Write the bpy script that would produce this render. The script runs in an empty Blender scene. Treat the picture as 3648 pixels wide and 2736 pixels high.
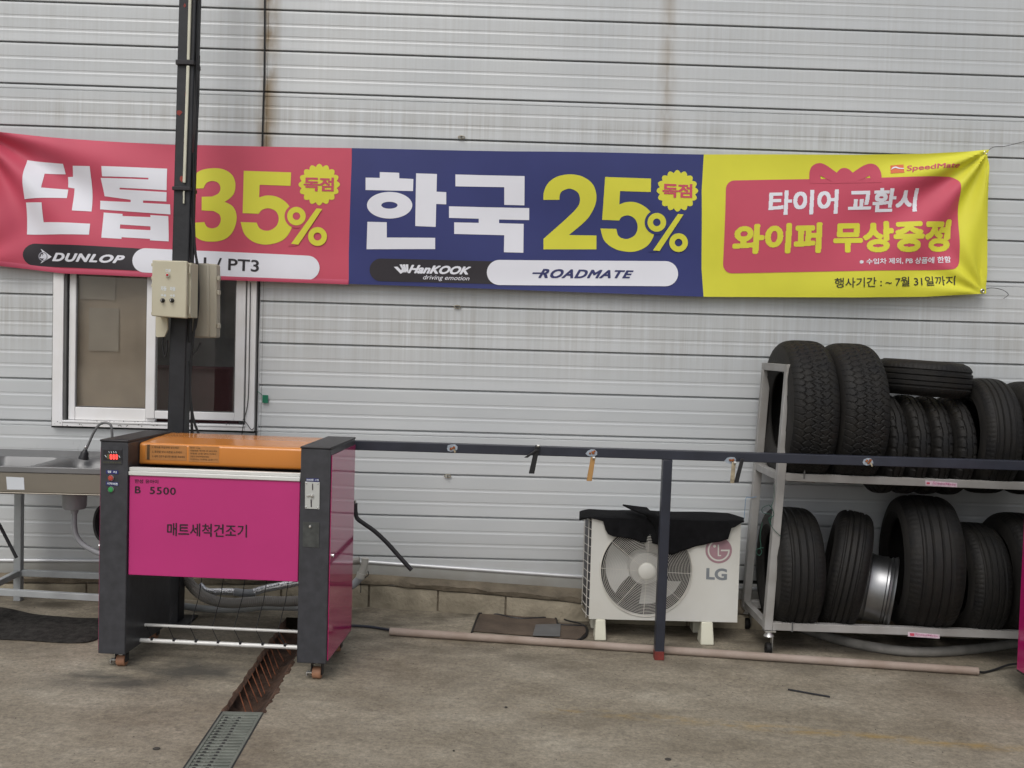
import bpy, bmesh, math, random
import numpy as np
from mathutils import Vector, Matrix
from math import pi, sin, cos, radians as R
random.seed(4)
sc = bpy.context.scene
col = sc.collection

# ---------------------------------------------------------------- camera
CL = Vector((0, -5.9507, 1.6273))
FW = Vector((0.018721921672131193, 0.9990361126350706, -0.03970308929930991))
RT = Vector((0.9994246796541894, -0.01757644374517424, 0.029006522083728364))
UP = Vector((-0.028280723948012364, 0.04022330513867699, 0.9987904116363439))
cd = bpy.data.cameras.new("camera")
cam = bpy.data.objects.new("camera", cd); col.objects.link(cam)
mw = Matrix((RT, UP, -FW)).transposed().to_4x4(); mw.translation = CL
cam.matrix_world = mw
cd.sensor_fit = 'HORIZONTAL'; cd.sensor_width = 36.0; cd.lens = 3500 / 3648 * 36
cd.clip_start = 0.05; cd.clip_end = 500
sc.camera = cam

# ---------------------------------------------------------------- sky, sun, exposure
SUN_EL, SUN_AZ = 52, 200           # soft sun behind the photographer, veiled by cloud
w = bpy.data.worlds.new("World"); sc.world = w; w.use_nodes = True
nt = w.node_tree; nt.nodes.clear()
sky = nt.nodes.new('ShaderNodeTexSky'); sky.sky_type = 'NISHITA'; sky.sun_disc = False
sky.sun_elevation = R(SUN_EL); sky.sun_rotation = R(SUN_AZ); sky.dust_density = 4; sky.air_density = 1.2
hs = nt.nodes.new('ShaderNodeHueSaturation'); hs.inputs['Saturation'].default_value = 0.30
bg = nt.nodes.new('ShaderNodeBackground'); bg.inputs['Strength'].default_value = 0.10
wo = nt.nodes.new('ShaderNodeOutputWorld')
nt.links.new(sky.outputs[0], hs.inputs['Color']); nt.links.new(hs.outputs[0], bg.inputs['Color']); nt.links.new(bg.outputs[0], wo.inputs['Surface'])
sd = bpy.data.lights.new("sun", 'SUN'); sd.energy = 0.6; sd.angle = R(30); sd.color = (1, .97, .92)
sun = bpy.data.objects.new("sun", sd); col.objects.link(sun)
a, e = R(SUN_AZ), R(SUN_EL)
sun.rotation_euler = Vector((-sin(a) * cos(e), -cos(a) * cos(e), -sin(e))).to_track_quat('-Z', 'Y').to_euler()
sc.view_settings.view_transform = 'Standard'; sc.view_settings.look = 'None'
sc.view_settings.exposure = 0.30; sc.view_settings.gamma = 1
sc.view_settings.use_curve_mapping = False

# ---------------------------------------------------------------- geometry helpers
K = 3648 / 2212
def ray(px, py): return FW + RT * ((px - 1824) / 3500) - UP * ((py - 1368) / 3500)
def fY(px, py, Y):
    d = ray(px, py); return CL + d * ((Y - CL.y) / d.y)
def vY(px, py, Y): return fY(px * K, py * K, Y)
def ground(x, y): return -0.002 - 0.02 * x + 0.02 * y
def fG(px, py, h=0.0):
    n = Vector((.02, -.02, 1)); d = ray(px, py)
    return CL + d * ((-.002 + h - n.dot(CL)) / n.dot(d))
def vG(px, py, h=0.0): return fG(px * K, py * K, h)
def T(z, x, y):            # a zoomed crop: (x0, y0, scale) -> photograph pixels
    return (z[0] + x / z[2], z[1] + y / z[2])

class MB:
    def __init__(s): s.v = []; s.f = []; s.m = []
    def add(s, vs, fs, mi=0):
        n = len(s.v); s.v += [Vector(p) for p in vs]
        for f in fs: s.f.append(tuple(i + n for i in f)); s.m.append(mi)
        return s
    def box(s, x0, x1, y0, y1, z0, z1, mi=0):
        vs = [(x, y, z) for z in (z0, z1) for y in (y0, y1) for x in (x0, x1)]
        return s.add(vs, [(0, 2, 3, 1), (4, 5, 7, 6), (0, 1, 5, 4), (2, 6, 7, 3), (0, 4, 6, 2), (1, 3, 7, 5)], mi)
    def hexa(s, b, t):      # bottom ring of 4, top ring of 4
        return s.add(list(b) + list(t), [(3, 2, 1, 0), (4, 5, 6, 7)] + [(i, (i + 1) % 4, (i + 1) % 4 + 4, i + 4) for i in range(4)])
    def beam(s, p, q, w, h, up=(0, 0, 1), mi=0):
        p, q = Vector(p), Vector(q); d = (q - p).normalized(); u = Vector(up)
        r = d.cross(u).normalized(); u = r.cross(d)
        vs = [c + r * (a * w / 2) + u * (b * h / 2) for c in (p, q) for a, b in ((-1, -1), (1, -1), (1, 1), (-1, 1))]
        return s.add(vs, [(3, 2, 1, 0), (4, 5, 6, 7)] + [(i, (i + 1) % 4, (i + 1) % 4 + 4, i + 4) for i in range(4)], mi)
    def tube(s, pts, r, seg=10, mi=0, cap=True, rib=None):
        pts = [Vector(p) for p in pts]; n = len(pts); ref = None; vs = []
        for i, p in enumerate(pts):
            d = (pts[min(i + 1, n - 1)] - pts[max(i - 1, 0)]).normalized()
            if ref is None: ref = d.orthogonal().normalized()
            else: ref = (ref - d * ref.dot(d)).normalized()
            b = d.cross(ref); rr = r(i / (n - 1)) if callable(r) else r
            if rib and i % 2: rr *= rib
            vs += [p + (ref * cos(2 * pi * k / seg) + b * sin(2 * pi * k / seg)) * rr for k in range(seg)]
        fs = [(i * seg + k, i * seg + (k + 1) % seg, (i + 1) * seg + (k + 1) % seg, (i + 1) * seg + k) for i in range(n - 1) for k in range(seg)]
        if cap: fs += [tuple(reversed(range(seg))), tuple(range((n - 1) * seg, n * seg))]
        return s.add(vs, fs, mi)
    def cyl(s, p, q, r, seg=20, mi=0): return s.tube([p, q], r, seg, mi)
    def lathe(s, prof, c, axis, seg=32, closed=False, mi=0):   # prof: (radius, along axis)
        ax = Vector(axis).normalized(); u = ax.orthogonal().normalized(); v = ax.cross(u); c = Vector(c); vs = []
        for r_, h in prof: vs += [c + ax * h + (u * cos(2 * pi * k / seg) + v * sin(2 * pi * k / seg)) * r_ for k in range(seg)]
        n = len(prof); fs = []
        for i in range(n if closed else n - 1):
            j = (i + 1) % n
            for k in range(seg): fs.append((i * seg + k, i * seg + (k + 1) % seg, j * seg + (k + 1) % seg, j * seg + k))
        return s.add(vs, fs, mi)
    def prism(s, poly, off):   # closed polygon in 3d swept by an offset vector
        n = len(poly); off = Vector(off); p = [Vector(a) for a in poly]
        return s.add(p + [a + off for a in p], [tuple(range(n)), tuple(range(2 * n - 1, n - 1, -1))] + [(i, i + n, (i + 1) % n + n, (i + 1) % n) for i in range(n)])

def smooth_path(pts, n=8):
    pts = [Vector(p) for p in pts]; P = [pts[0] * 2 - pts[1]] + pts + [pts[-1] * 2 - pts[-2]]; out = []
    for i in range(1, len(P) - 2):
        a, b, c, d = P[i - 1:i + 3]
        for k in range(n):
            t = k / n; out.append(.5 * ((2 * b) + (c - a) * t + (2 * a - 5 * b + 4 * c - d) * t * t + (3 * b - a - 3 * c + d) * t ** 3))
    return out + [pts[-1]]

INV = {}
def root(name, label, cat, loc=(0, 0, 0), rz=0, group=None, kind=None):
    o = bpy.data.objects.new(name, None); col.objects.link(o); o.empty_display_size = .1
    o.location = loc; o.rotation_euler = (0, 0, rz); o['label'] = label; o['category'] = cat
    if group: o['group'] = group
    if kind: o['kind'] = kind
    INV[o.name] = (Matrix.Translation(Vector(loc)) @ Matrix.Rotation(rz, 4, 'Z')).inverted()
    return o
def topinv(p):
    while p.parent: p = p.parent
    return INV.get(p.name, Matrix())
def obj(name, mb, m, parent=None, local=False, smooth=40, bevel=0, label=None, kind=None):
    me = bpy.data.meshes.new(name)
    vs = mb.v
    if parent is not None and not local:
        iv = topinv(parent); vs = [iv @ v for v in vs]
    me.from_pydata([tuple(v) for v in vs], [], mb.f)
    for mm in (m if isinstance(m, (list, tuple)) else [m]): me.materials.append(mm)
    if any(mb.m): me.polygons.foreach_set('material_index', mb.m)
    bm = bmesh.new(); bm.from_mesh(me); bmesh.ops.recalc_face_normals(bm, faces=bm.faces); bm.to_mesh(me); bm.free()
    if smooth:
        me.polygons.foreach_set('use_smooth', [True] * len(me.polygons)); me.set_sharp_from_angle(angle=R(smooth))
    o = bpy.data.objects.new(name, me); col.objects.link(o)
    if parent is not None: o.parent = parent
    if bevel:
        b = o.modifiers.new('bevel', 'BEVEL'); b.width = bevel; b.segments = 2; b.limit_method = 'ANGLE'; b.angle_limit = R(50)
    if label: o['label'] = label
    if kind: o['kind'] = kind
    return o
def tag(o, label, cat, group=None, kind=None):
    o['label'] = label; o['category'] = cat
    if group: o['group'] = group
    if kind: o['kind'] = kind
    return o
def struct(name, mb, m, **k):
    o = obj(name, mb, m, None, **k); o['kind'] = 'structure'; return o

# ---------------------------------------------------------------- materials
def mat(name, c, rough=.6, metal=0, var=.12, scale=8, bump=.0, bscale=60, emit=None, spec=.5, c2=None, stretch=(1, 1, 1), trans=0, coat=0):
    m = bpy.data.materials.new(name); m.use_nodes = True; n = m.node_tree.nodes; l = m.node_tree.links
    b = n['Principled BSDF']; b.inputs['Roughness'].default_value = rough; b.inputs['Metallic'].default_value = metal
    b.inputs['Specular IOR Level'].default_value = spec; b.inputs['Coat Weight'].default_value = coat
    b.inputs['Transmission Weight'].default_value = trans
    tc = n.new('ShaderNodeTexCoord'); mp = n.new('ShaderNodeMapping'); mp.inputs['Scale'].default_value = stretch
    l.new(tc.outputs['Object'], mp.inputs['Vector'])
    if var:
        no = n.new('ShaderNodeTexNoise'); no.inputs['Scale'].default_value = scale; no.inputs['Detail'].default_value = 6
        l.new(mp.outputs[0], no.inputs['Vector'])
        rp = n.new('ShaderNodeValToRGB'); l.new(no.outputs[0], rp.inputs[0])
        lo = c2 if c2 else [x * (1 - var) for x in c]; hi = c if c2 else [min(1, x * (1 + var)) for x in c]
        rp.color_ramp.elements[0].position = .3; rp.color_ramp.elements[1].position = .7
        rp.color_ramp.elements[0].color = (*lo, 1); rp.color_ramp.elements[1].color = (*hi, 1)
        l.new(rp.outputs[0], b.inputs['Base Color'])
    else: b.inputs['Base Color'].default_value = (*c, 1)
    if bump:
        nb = n.new('ShaderNodeTexNoise'); nb.inputs['Scale'].default_value = bscale; nb.inputs['Detail'].default_value = 5
        l.new(mp.outputs[0], nb.inputs['Vector'])
        bp = n.new('ShaderNodeBump'); bp.inputs['Strength'].default_value = bump; bp.inputs['Distance'].default_value = .01
        l.new(nb.outputs[0], bp.inputs['Height']); l.new(bp.outputs[0], b.inputs['Normal'])
    if emit:
        b.inputs['Emission Color'].default_value = (*emit[:3], 1); b.inputs['Emission Strength'].default_value = emit[3]
    return m
def N(m, t, **k):
    x = m.node_tree.nodes.new(t)
    for a, b in k.items(): setattr(x, a, b)
    return x
def math_(m, op, a, b=None, clamp=False):
    x = N(m, 'ShaderNodeMath', operation=op, use_clamp=clamp); l = m.node_tree.links
    for i, v in enumerate((a, b)):
        if v is None: continue
        if isinstance(v, (int, float)): x.inputs[i].default_value = v
        else: l.new(v, x.inputs[i])
    return x.outputs[0]
def noise_(m, vec, scale, detail=4, stretch=None, rough=.5):
    l = m.node_tree.links
    if stretch:
        mp = N(m, 'ShaderNodeMapping'); mp.inputs['Scale'].default_value = stretch; l.new(vec, mp.inputs[0]); vec = mp.outputs[0]
    x = N(m, 'ShaderNodeTexNoise'); x.inputs['Scale'].default_value = scale; x.inputs['Detail'].default_value = detail; x.inputs['Roughness'].default_value = rough
    l.new(vec, x.inputs['Vector']); return x.outputs[0]
def ramp_(m, fac, stops):
    r = N(m, 'ShaderNodeValToRGB'); m.node_tree.links.new(fac, r.inputs[0]); e = r.color_ramp.elements
    while len(e) < len(stops): e.new(.5)
    for q, (p, c) in zip(e, stops):
        q.position = p; q.color = (*c, 1) if len(c) == 3 else c
    return r.outputs[0]
def mix_(m, fac, a, b, mode='MIX'):
    x = N(m, 'ShaderNodeMix', data_type='RGBA', blend_type=mode); l = m.node_tree.links
    for i, v in ((0, fac), (6, a), (7, b)):
        if isinstance(v, (int, float)): x.inputs[i].default_value = v
        elif isinstance(v, tuple): x.inputs[i].default_value = (*v, 1)
        else: l.new(v, x.inputs[i])
    return x.outputs[2]
def gauss(m, coord, c, wdt):   # 1 at c, falling to 0 about wdt away
    d = math_(m, 'ABSOLUTE', math_(m, 'SUBTRACT', coord, c)); return math_(m, 'SUBTRACT', 1.0, math_(m, 'DIVIDE', d, wdt), True)

def wall_material():
    m = bpy.data.materials.new('painted_metal_siding'); m.use_nodes = True; l = m.node_tree.links
    b = m.node_tree.nodes['Principled BSDF']
    pos = N(m, 'ShaderNodeNewGeometry').outputs['Position']; sx = N(m, 'ShaderNodeSeparateXYZ'); l.new(pos, sx.inputs[0]); X, Z = sx.outputs[0], sx.outputs[2]
    base = ramp_(m, noise_(m, pos, 1.3, 3), [(.3, (.535, .56, .58)), (.7, (.60, .62, .632))])
    streak = noise_(m, pos, 1.0, 5, (42, 1, .9), .65)                 # rain streaks running down
    band = math_(m, 'MAXIMUM', math_(m, 'MAXIMUM', gauss(m, Z, 2.93, .20), gauss(m, Z, 1.72, .38)), math_(m, 'MULTIPLY', gauss(m, Z, 3.5, .8), .45))
    bn = math_(m, 'MULTIPLY', band, math_(m, 'MULTIPLY', noise_(m, pos, 2.2, 3, (1, 1, 2)), 1.7), True)
    sm = math_(m, 'MULTIPLY', ramp_(m, streak, [(.36, (0, 0, 0)), (.62, (1, 1, 1))]), bn)
    c = mix_(m, math_(m, 'MULTIPLY', sm, .45), base, (.33, .315, .28))
    # brown weathering at the vertical joints, strongest just above each seam
    rz = noise_(m, pos, 6, 4, (2, 1, .7))
    for jx, amt, wd in ((-1.398, .95, .085), (.99, .45, .07)):
        g = math_(m, 'MULTIPLY', gauss(m, X, jx, wd), math_(m, 'MULTIPLY', math_(m, 'GREATER_THAN', Z, 2.7), ramp_(m, rz, [(.30, (0, 0, 0)), (.55, (1, 1, 1))])))
        c = mix_(m, math_(m, 'MULTIPLY', g, amt), c, (.24, .17, .09))
    scuff = ramp_(m, noise_(m, pos, 9, 6, (1.6, 1, .45), .7), [(.68, (0, 0, 0)), (.74, (1, 1, 1))])
    drip = ramp_(m, noise_(m, pos, 1.0, 5, (26, 1, 5), .75), [(.60, (0, 0, 0)), (.72, (1, 1, 1))])
    under = math_(m, 'MULTIPLY', gauss(m, X, -2.3, .55), gauss(m, Z, .95, .26))
    c = mix_(m, math_(m, 'MULTIPLY', math_(m, 'MULTIPLY', drip, under), .7, True), c, (.16, .16, .16))
    footd = math_(m, 'MULTIPLY', gauss(m, Z, .25, .22), noise_(m, pos, 5, 4))
    c = mix_(m, math_(m, 'MULTIPLY', footd, .55), c, (.27, .255, .22))
    low = math_(m, 'MULTIPLY', scuff, math_(m, 'MULTIPLY', math_(m, 'LESS_THAN', X, -1.2), .35))
    c = mix_(m, low, c, (.2, .2, .2))
    l.new(c, b.inputs['Base Color']); b.inputs['Roughness'].default_value = .42; b.inputs['Metallic'].default_value = .15
    bp = N(m, 'ShaderNodeBump'); bp.inputs['Strength'].default_value = .12; bp.inputs['Distance'].default_value = .02
    l.new(noise_(m, pos, 3.0, 2), bp.inputs['Height']); l.new(bp.outputs[0], b.inputs['Normal'])
    return m
def ground_material():
    m = bpy.data.materials.new('worn_concrete'); m.use_nodes = True; l = m.node_tree.links
    b = m.node_tree.nodes['Principled BSDF']
    pos = N(m, 'ShaderNodeNewGeometry').outputs['Position']; sx = N(m, 'ShaderNodeSeparateXYZ'); l.new(pos, sx.inputs[0]); X, Y = sx.outputs[0], sx.outputs[1]
    c = ramp_(m, noise_(m, pos, 1.35, 9, (1, 1.5, 1), .66), [(.28, (.165, .138, .098)), (.43, (.245, .213, .162)), (.56, (.30, .266, .208)), (.70, (.365, .332, .27))])
    fine = ramp_(m, noise_(m, pos, 55, 6, None, .8), [(.3, (.55, .55, .56)), (.7, (1.32, 1.31, 1.28))])
    c = mix_(m, 1.0, c, fine, 'MULTIPLY')
    mid = ramp_(m, noise_(m, pos, 16, 7, (1, 1.5, 1), .72), [(.32, (.80, .80, .80)), (.66, (1.13, 1.13, 1.13))])
    c = mix_(m, 1.0, c, mid, 'MULTIPLY')
    spot = ramp_(m, noise_(m, pos, 34, 3, None, .5), [(.67, (0, 0, 0)), (.735, (1, 1, 1))])
    c = mix_(m, math_(m, 'MULTIPLY', spot, .5), c, (.07, .06, .045))
    # noisy darker brown towards the foot of the wall and round the washer
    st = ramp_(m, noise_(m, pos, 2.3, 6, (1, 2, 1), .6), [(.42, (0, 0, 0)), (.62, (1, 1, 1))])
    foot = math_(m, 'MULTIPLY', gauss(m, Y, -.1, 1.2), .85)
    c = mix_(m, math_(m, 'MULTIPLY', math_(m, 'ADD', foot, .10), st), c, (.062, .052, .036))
    blotch = math_(m, 'MULTIPLY', math_(m, 'MULTIPLY', gauss(m, X, -1.55, .6), gauss(m, Y, -1.28, .30)), 2.6, True)
    c = mix_(m, math_(m, 'MULTIPLY', blotch, math_(m, 'MULTIPLY', st, .8)), c, (.055, .052, .047))
    # what is left of a yellow painted line
    line = math_(m, 'SUBTRACT', Y, math_(m, 'ADD', math_(m, 'MULTIPLY', X, -.115), -1.47))
    on = math_(m, 'MULTIPLY', gauss(m, line, 0, .06), math_(m, 'GREATER_THAN', X, .25))
    wear = ramp_(m, noise_(m, pos, 7, 6, (.8, 2, 1), .7), [(.45, (0, 0, 0)), (.60, (1, 1, 1))])
    c = mix_(m, math_(m, 'MULTIPLY', math_(m, 'MULTIPLY', on, wear), .6), c, (.33, .21, .04))
    pale = ramp_(m, noise_(m, pos, 11, 5, (1, 1.8, 1), .75), [(.64, (0, 0, 0)), (.74, (1, 1, 1))])
    c = mix_(m, math_(m, 'MULTIPLY', pale, .5), c, (.36, .345, .31))
    l.new(c, b.inputs['Base Color'])
    l.new(ramp_(m, noise_(m, pos, 3, 4), [(.3, (.55, .55, .55)), (.7, (.85, .85, .85))]), b.inputs['Roughness'])
    bp = N(m, 'ShaderNodeBump'); bp.inputs['Strength'].default_value = .35; bp.inputs['Distance'].default_value = .006
    l.new(noise_(m, pos, 45, 6, None, .7), bp.inputs['Height']); l.new(bp.outputs[0], b.inputs['Normal'])
    return m
M = dict(
    wall=wall_material(), ground=ground_material(),
    joint=mat('dark_joint_filler', (.03, .03, .03), .9),
    trim=mat('galvanised_flashing', (.62, .63, .65), .3, .3, .08, 5),
    trimgrey=mat('grey_flashing', (.34, .345, .335), .6, 0, .2, 4, c2=(.26, .25, .22)),
    block=mat('weathered_block', (.34, .30, .225), .92, 0, .3, 7, .7, 45, c2=(.19, .165, .12)),
    mortar=mat('old_mortar', (.15, .125, .09), .95, 0, .3, 9, .8, 50),
    red=mat('banner_red', (.56, .072, .125), .62, 0, .06, 3), blue=mat('banner_blue', (.025, .034, .160), .6, 0, .08, 3),
    yellow=mat('banner_yellow', (.70, .68, .045), .62, 0, .05, 3),
    bwhite=mat('print_white', (.78, .79, .86), .6, 0, .03, 3), bblack=mat('print_black', (.022, .018, .024), .6, 0, .1, 3),
    bred=mat('print_red', (.56, .072, .125), .62, 0, .05, 3), byellow=mat('print_yellow', (.69, .665, .05), .62, 0, .05, 3),
    bnavy=mat('print_navy', (.03, .035, .13), .6, 0, .1, 3), borange=mat('print_orange', (.68, .16, .06), .6, 0, .1, 3),
    bgrey=mat('print_grey', (.33, .33, .38), .6, 0, .1, 3),
    hem=mat('banner_hem', (.50, .07, .13), .65, 0, .1, 3),
    eyelet=mat('eyelet_metal', (.5, .5, .48), .3, 1),
    upvc=mat('white_window_frame', (.84, .84, .86), .4, 0, .06, 5, c2=(.76, .75, .74)),
    seal=mat('window_seal', (.12, .12, .12), .7), dirt=mat('sill_dirt', (.5, .46, .38), .8, 0, .3, 9),
    blind=mat('beige_blind', (.50, .40, .305), .9, 0, .2, 2.2), paper=mat('taped_paper', (.50, .425, .345), .9, 0, .1, 3),
    room=mat('room_shade', (.42, .42, .41), .9, 0, .4, 3), roomred=mat('dark_red_cabinet', (.16, .06, .065), .8, 0, .2, 3),
    glass=mat('window_glass', (.9, .92, .92), .03, 0, 0, trans=1),
    black=mat('black_painted_steel', (.016, .017, .022), .42, 0, .25, 14, .08, 40),
    polemat=mat('black_pole_paint', (.015, .016, .020), .5, 0, .3, 9, .15, 30),
    primer=mat('red_primer', (.27, .040, .03), .7, 0, .3, 20), cable=mat('black_cable', (.012, .012, .014), .45),
    cream=mat('white_cable_cover', (.62, .61, .50), .5, 0, .1, 9),
    beige=mat('beige_box_plastic', (.56, .53, .41), .45, 0, .06, 5, c2=(.51, .475, .355)),
    beige2=mat('aged_beige_plastic', (.43, .40, .32), .55, 0, .08, 5),
    lampred=mat('red_lamp', (.45, .02, .02), .25), chrome=mat('chrome', (.75, .75, .75), .15, 1, 0),
    label=mat('small_white_label', (.74, .80, .86), .6, 0, .1, 40),
    wash=mat('charcoal_speckled_paint', (.042, .043, .050), .40, 0, .22, 22, .05, 150),
    washin=mat('charcoal_paint', (.018, .017, .020), .45, 0, .2, 10),
    pink=mat('magenta_lacquer', (.50, .030, .185), .36, 0, .05, 2.5, coat=.15),
    pinkside=mat('glossy_magenta_panel', (.43, .015, .13), .09, 0, .02, 3, coat=.35),
    orange=mat('orange_plastic', (.64, .235, .045), .27, 0, .05, 3, coat=.2),
    alu=mat('brushed_aluminium', (.72, .72, .70), .35, .15, .05, 5), ink=mat('black_ink', (.02, .008, .015), .6, 0, .2, 40),
    inksoft=mat('faded_print', (.10, .055, .02), .6, 0, .2, 60), tint=mat('clear_sticker', (.46, .20, .06), .35, 0, .08, 20),
    navy=mat('blue_label', (.02, .022, .14), .5), led=mat('red_led_digits', (.9, .05, .04), .4, emit=(1, .06, .05, 1.6), var=0),
    redbtn=mat('red_button', (.50, .07, .05), .4), green=mat('green_button', (.04, .34, .09), .4),
    panelwhite=mat('printed_plate', (.48, .49, .47), .4, 0, .05, 10), olive=mat('olive_print', (.10, .10, .05), .6),
    tan=mat('tan_caster_wheel', (.34, .17, .10), .6, 0, .2, 30), zinc=mat('zinc_plate', (.55, .55, .53), .35, .8, .15, 20),
    rubber=mat('tyre_rubber', (.0065, .0065, .0072), .62, 0, .4, 12, .25, 120, c2=(.0125, .0112, .0095), spec=.3),
    rubber2=mat('dusty_sidewall', (.0125, .011, .0095), .8, 0, .35, 8, .2, 60),
    rackm=mat('grey_rack_paint', (.36, .355, .35), .5, 0, .1, 6, .1, 40, c2=(.27, .26, .245)),
    rim=mat('machined_alloy', (.26, .265, .275), .38, 1, .15, 9, stretch=(1, 1, 1)),
    sticker=mat('pink_white_sticker', (.66, .52, .60), .5, 0, .15, 60),
    ac=mat('off_white_casing', (.64, .64, .61), .42, 0, .05, 2.5, c2=(.57, .56, .51)), acfoot=mat('cream_plastic_foot', (.62, .61, .50), .5, 0, .05, 6),
    grille=mat('grille_wire', (.60, .58, .53), .5, 0, .1, 12), fan=mat('grey_fan_blade', (.52, .52, .50), .5, 0, .1, 5),
    cavity=mat('dark_fan_cavity', (.02, .02, .022), .8), coil=mat('coil_fins', (.05, .05, .055), .5, .3, .3, 90),
    logo=mat('faded_maroon_print', (.34, .20, .23), .5, 0, .08, 20), lggrey=mat('grey_print', (.19, .21, .23), .5, 0, .08, 20),
    cloth=mat('black_carpet_cloth', (.008, .008, .009), .95, 0, .3, 20, .4, 220, spec=.15),
    steel=mat('stainless_steel', (.22, .222, .225), .55, .7, .1, 4), apron=mat('brown_reflecting_steel', (.30, .275, .235), .40, .8, .14, 2.2),
    leg=mat('grey_sink_leg', (.34, .36, .37), .45, .2, .15, 8), plast=mat('grey_drain_plastic', (.30, .31, .33), .4, 0, .1, 7),
    hose=mat('grey_corrugated_hose', (.27, .255, .235), .5, 0, .12, 9), hose2=mat('pale_grey_hose', (.34, .35, .35), .6, 0, .2, 12),
    foil=mat('silver_foil_tape', (.72, .73, .76), .25, .85, .12, 30, .5, 60), pvc=mat('grey_pvc_pipe', (.44, .43, .40), .45, 0, .15, 8),
    pinkpipe=mat('dusty_pink_pipe', (.36, .295, .255), .7, 0, .18, 5, .2, 60, c2=(.255, .195, .155)),
    matt=mat('worn_floor_mat', (.030, .028, .026), .95, 0, .5, 26, .6, 90, spec=.2), brownmat=mat('muddy_brown_cloth', (.085, .062, .045), .9, 0, .35, 6, .4, 50),
    plate=mat('dark_grey_plate', (.11, .11, .11), .6, 0, .15, 10), grate=mat('grey_green_grating', (.165, .18, .155), .6, .1, .2, 10, .2, 60),
    rust=mat('rusty_iron', (.17, .055, .022), .9, 0, .45, 22, .5, 80), mud=mat('drain_mud', (.062, .034, .022), .9, 0, .6, 14, .9, 30),
    wood=mat('old_varnished_wood', (.36, .20, .07), .5, 0, .3, 12, stretch=(1, 1, .2)), palewood=mat('chipped_pale_wood', (.38, .32, .22), .7, 0, .5, 25),
    weld=mat('bare_weld_halo', (.42, .48, .56), .35, .5, .3, 40), rusto=mat('orange_rust', (.38, .12, .03), .8, 0, .5, 90, c2=(.10, .025, .01)),
    tape=mat('green_tape', (.005, .16, .085), .5), twine=mat('green_twine', (.01, .07, .045), .7), bluetwine=mat('blue_twine', (.10, .22, .38), .7),
    stick=mat('dark_stick', (.02, .02, .024), .6), foam=mat('black_foam_grip', (.022, .020, .024), .6), rail=mat('dark_blue_grey_rail_paint', (.022, .025, .038), .4, 0, .2, 8, .05, 40),
    stickpink=mat('faded_pink_print', (.52, .20, .34), .6, 0, .2, 60), mud2=mat('brown_crumbled_edge', (.095, .052, .034), .9, 0, .5, 25, .8, 60), hose3=mat('dusty_ribbed_hose', (.205, .20, .185), .75, 0, .2, 12, .3, 60), coin=mat('stone_debris', (.05, .045, .04), .9), oval=mat('tarnished_clip', (.36, .33, .27), .5, .4, .3, 30))

# ================================================================ SETTING
def drainx(y): return (-1.075 + .010 * (-y), .088)      # centre line of the channel, half width
DY0, DY1 = -.30, -3.2
g = MB()
xs = [-60, -6, -3]; ys = [60, .3, DY0, -1.69, DY1, -8, -60]
def gp(x, y, dz=0): return Vector((x, y, ground(x, y) + dz))
for j in range(len(ys) - 1):
    ya, yb = ys[j], ys[j + 1]
    inside = DY1 - .01 <= yb and ya <= DY0 + .01
    xa = [-60, drainx(ya)[0] - drainx(ya)[1], drainx(ya)[0] + drainx(ya)[1], 60]
    xb = [-60, drainx(yb)[0] - drainx(yb)[1], drainx(yb)[0] + drainx(yb)[1], 60]
    for i in range(3):
        if inside and i == 1: continue
        g.add([gp(xa[i], ya), gp(xb[i], yb), gp(xb[i + 1], yb), gp(xa[i + 1], ya)], [(0, 1, 2, 3)])
struct('ground', g, M['ground'], smooth=0)
# the drain channel with its grating in front and the rusty open part behind
dr = root('drain_channel', 'open floor drain running from the wall out under the pink washer, half covered by grating', 'drain', (-1.06, -1.69, ground(-1.06, -1.69)))
mud = MB(); n = 90
rows = []
for i in range(n + 1):
    y = DY0 + (DY1 - DY0) * i / n; c, hw = drainx(y); row = []
    for s, dz in ((-1, 0.0), (-1, -.05), (-.5, -.075), (0, -.08), (.45, -.06), (.8, -.035), (1, -.03), (1, 0)):
        k = random.uniform(-1, 1)
        ex = .006 * k if dz < 0 else 0
        row.append((c + s * (hw + .001) + ex, y, ground(c, y) + dz + (random.uniform(-.008, .008) if dz else -.001)))
    rows.append(row)
vs = [p for r_ in rows for p in r_]
mud.add(vs, [(i * 8 + k, i * 8 + k + 1, i * 8 + k + 9, i * 8 + k + 8) for i in range(n) for k in range(7)])
obj('channel_bed', mud, M['mud'], dr, smooth=60)
k = 0
for i in range(14):                                    # thin diagonal rusty bars of the broken grate
    y = -.52 - i * .082; c, hw = drainx(y); z = ground(c, y)
    if y < -1.50: break
    b = MB().beam((c - hw * .93, y, z - .012), (c + hw * random.uniform(.15, .45), y - random.uniform(.20, .27), z - .045), .0032, .007)
    obj('rusty_bar', b, M['rust'], dr)
lip = MB(); n = 120; vs = []                           # crumbled brown edge along the open side
for i in range(n + 1):
    y = -.40 - 1.29 * i / n; c, hw = drainx(y); j_ = .009 + .006 * sin(i * .21) + .005 * sin(i * .53 + 1) + .003 * sin(i * 1.3) + random.uniform(-.0015, .0015)
    vs += [(c + hw - .012, y, ground(c, y) - .014), (c + hw - .001, y, ground(c, y) + .003), (c + hw + j_, y, ground(c + hw, y) + .0025), (c + hw + j_ + .002, y, ground(c + hw, y) - .002)]
lip.add(vs, [(4 * i + k, 4 * i + k + 4, 4 * i + k + 5, 4 * i + k + 1) for i in range(n) for k in range(3)])
obj('crumbled_edge', lip, M['mud2'], dr, smooth=60)
lip = MB(); vs = []
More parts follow.
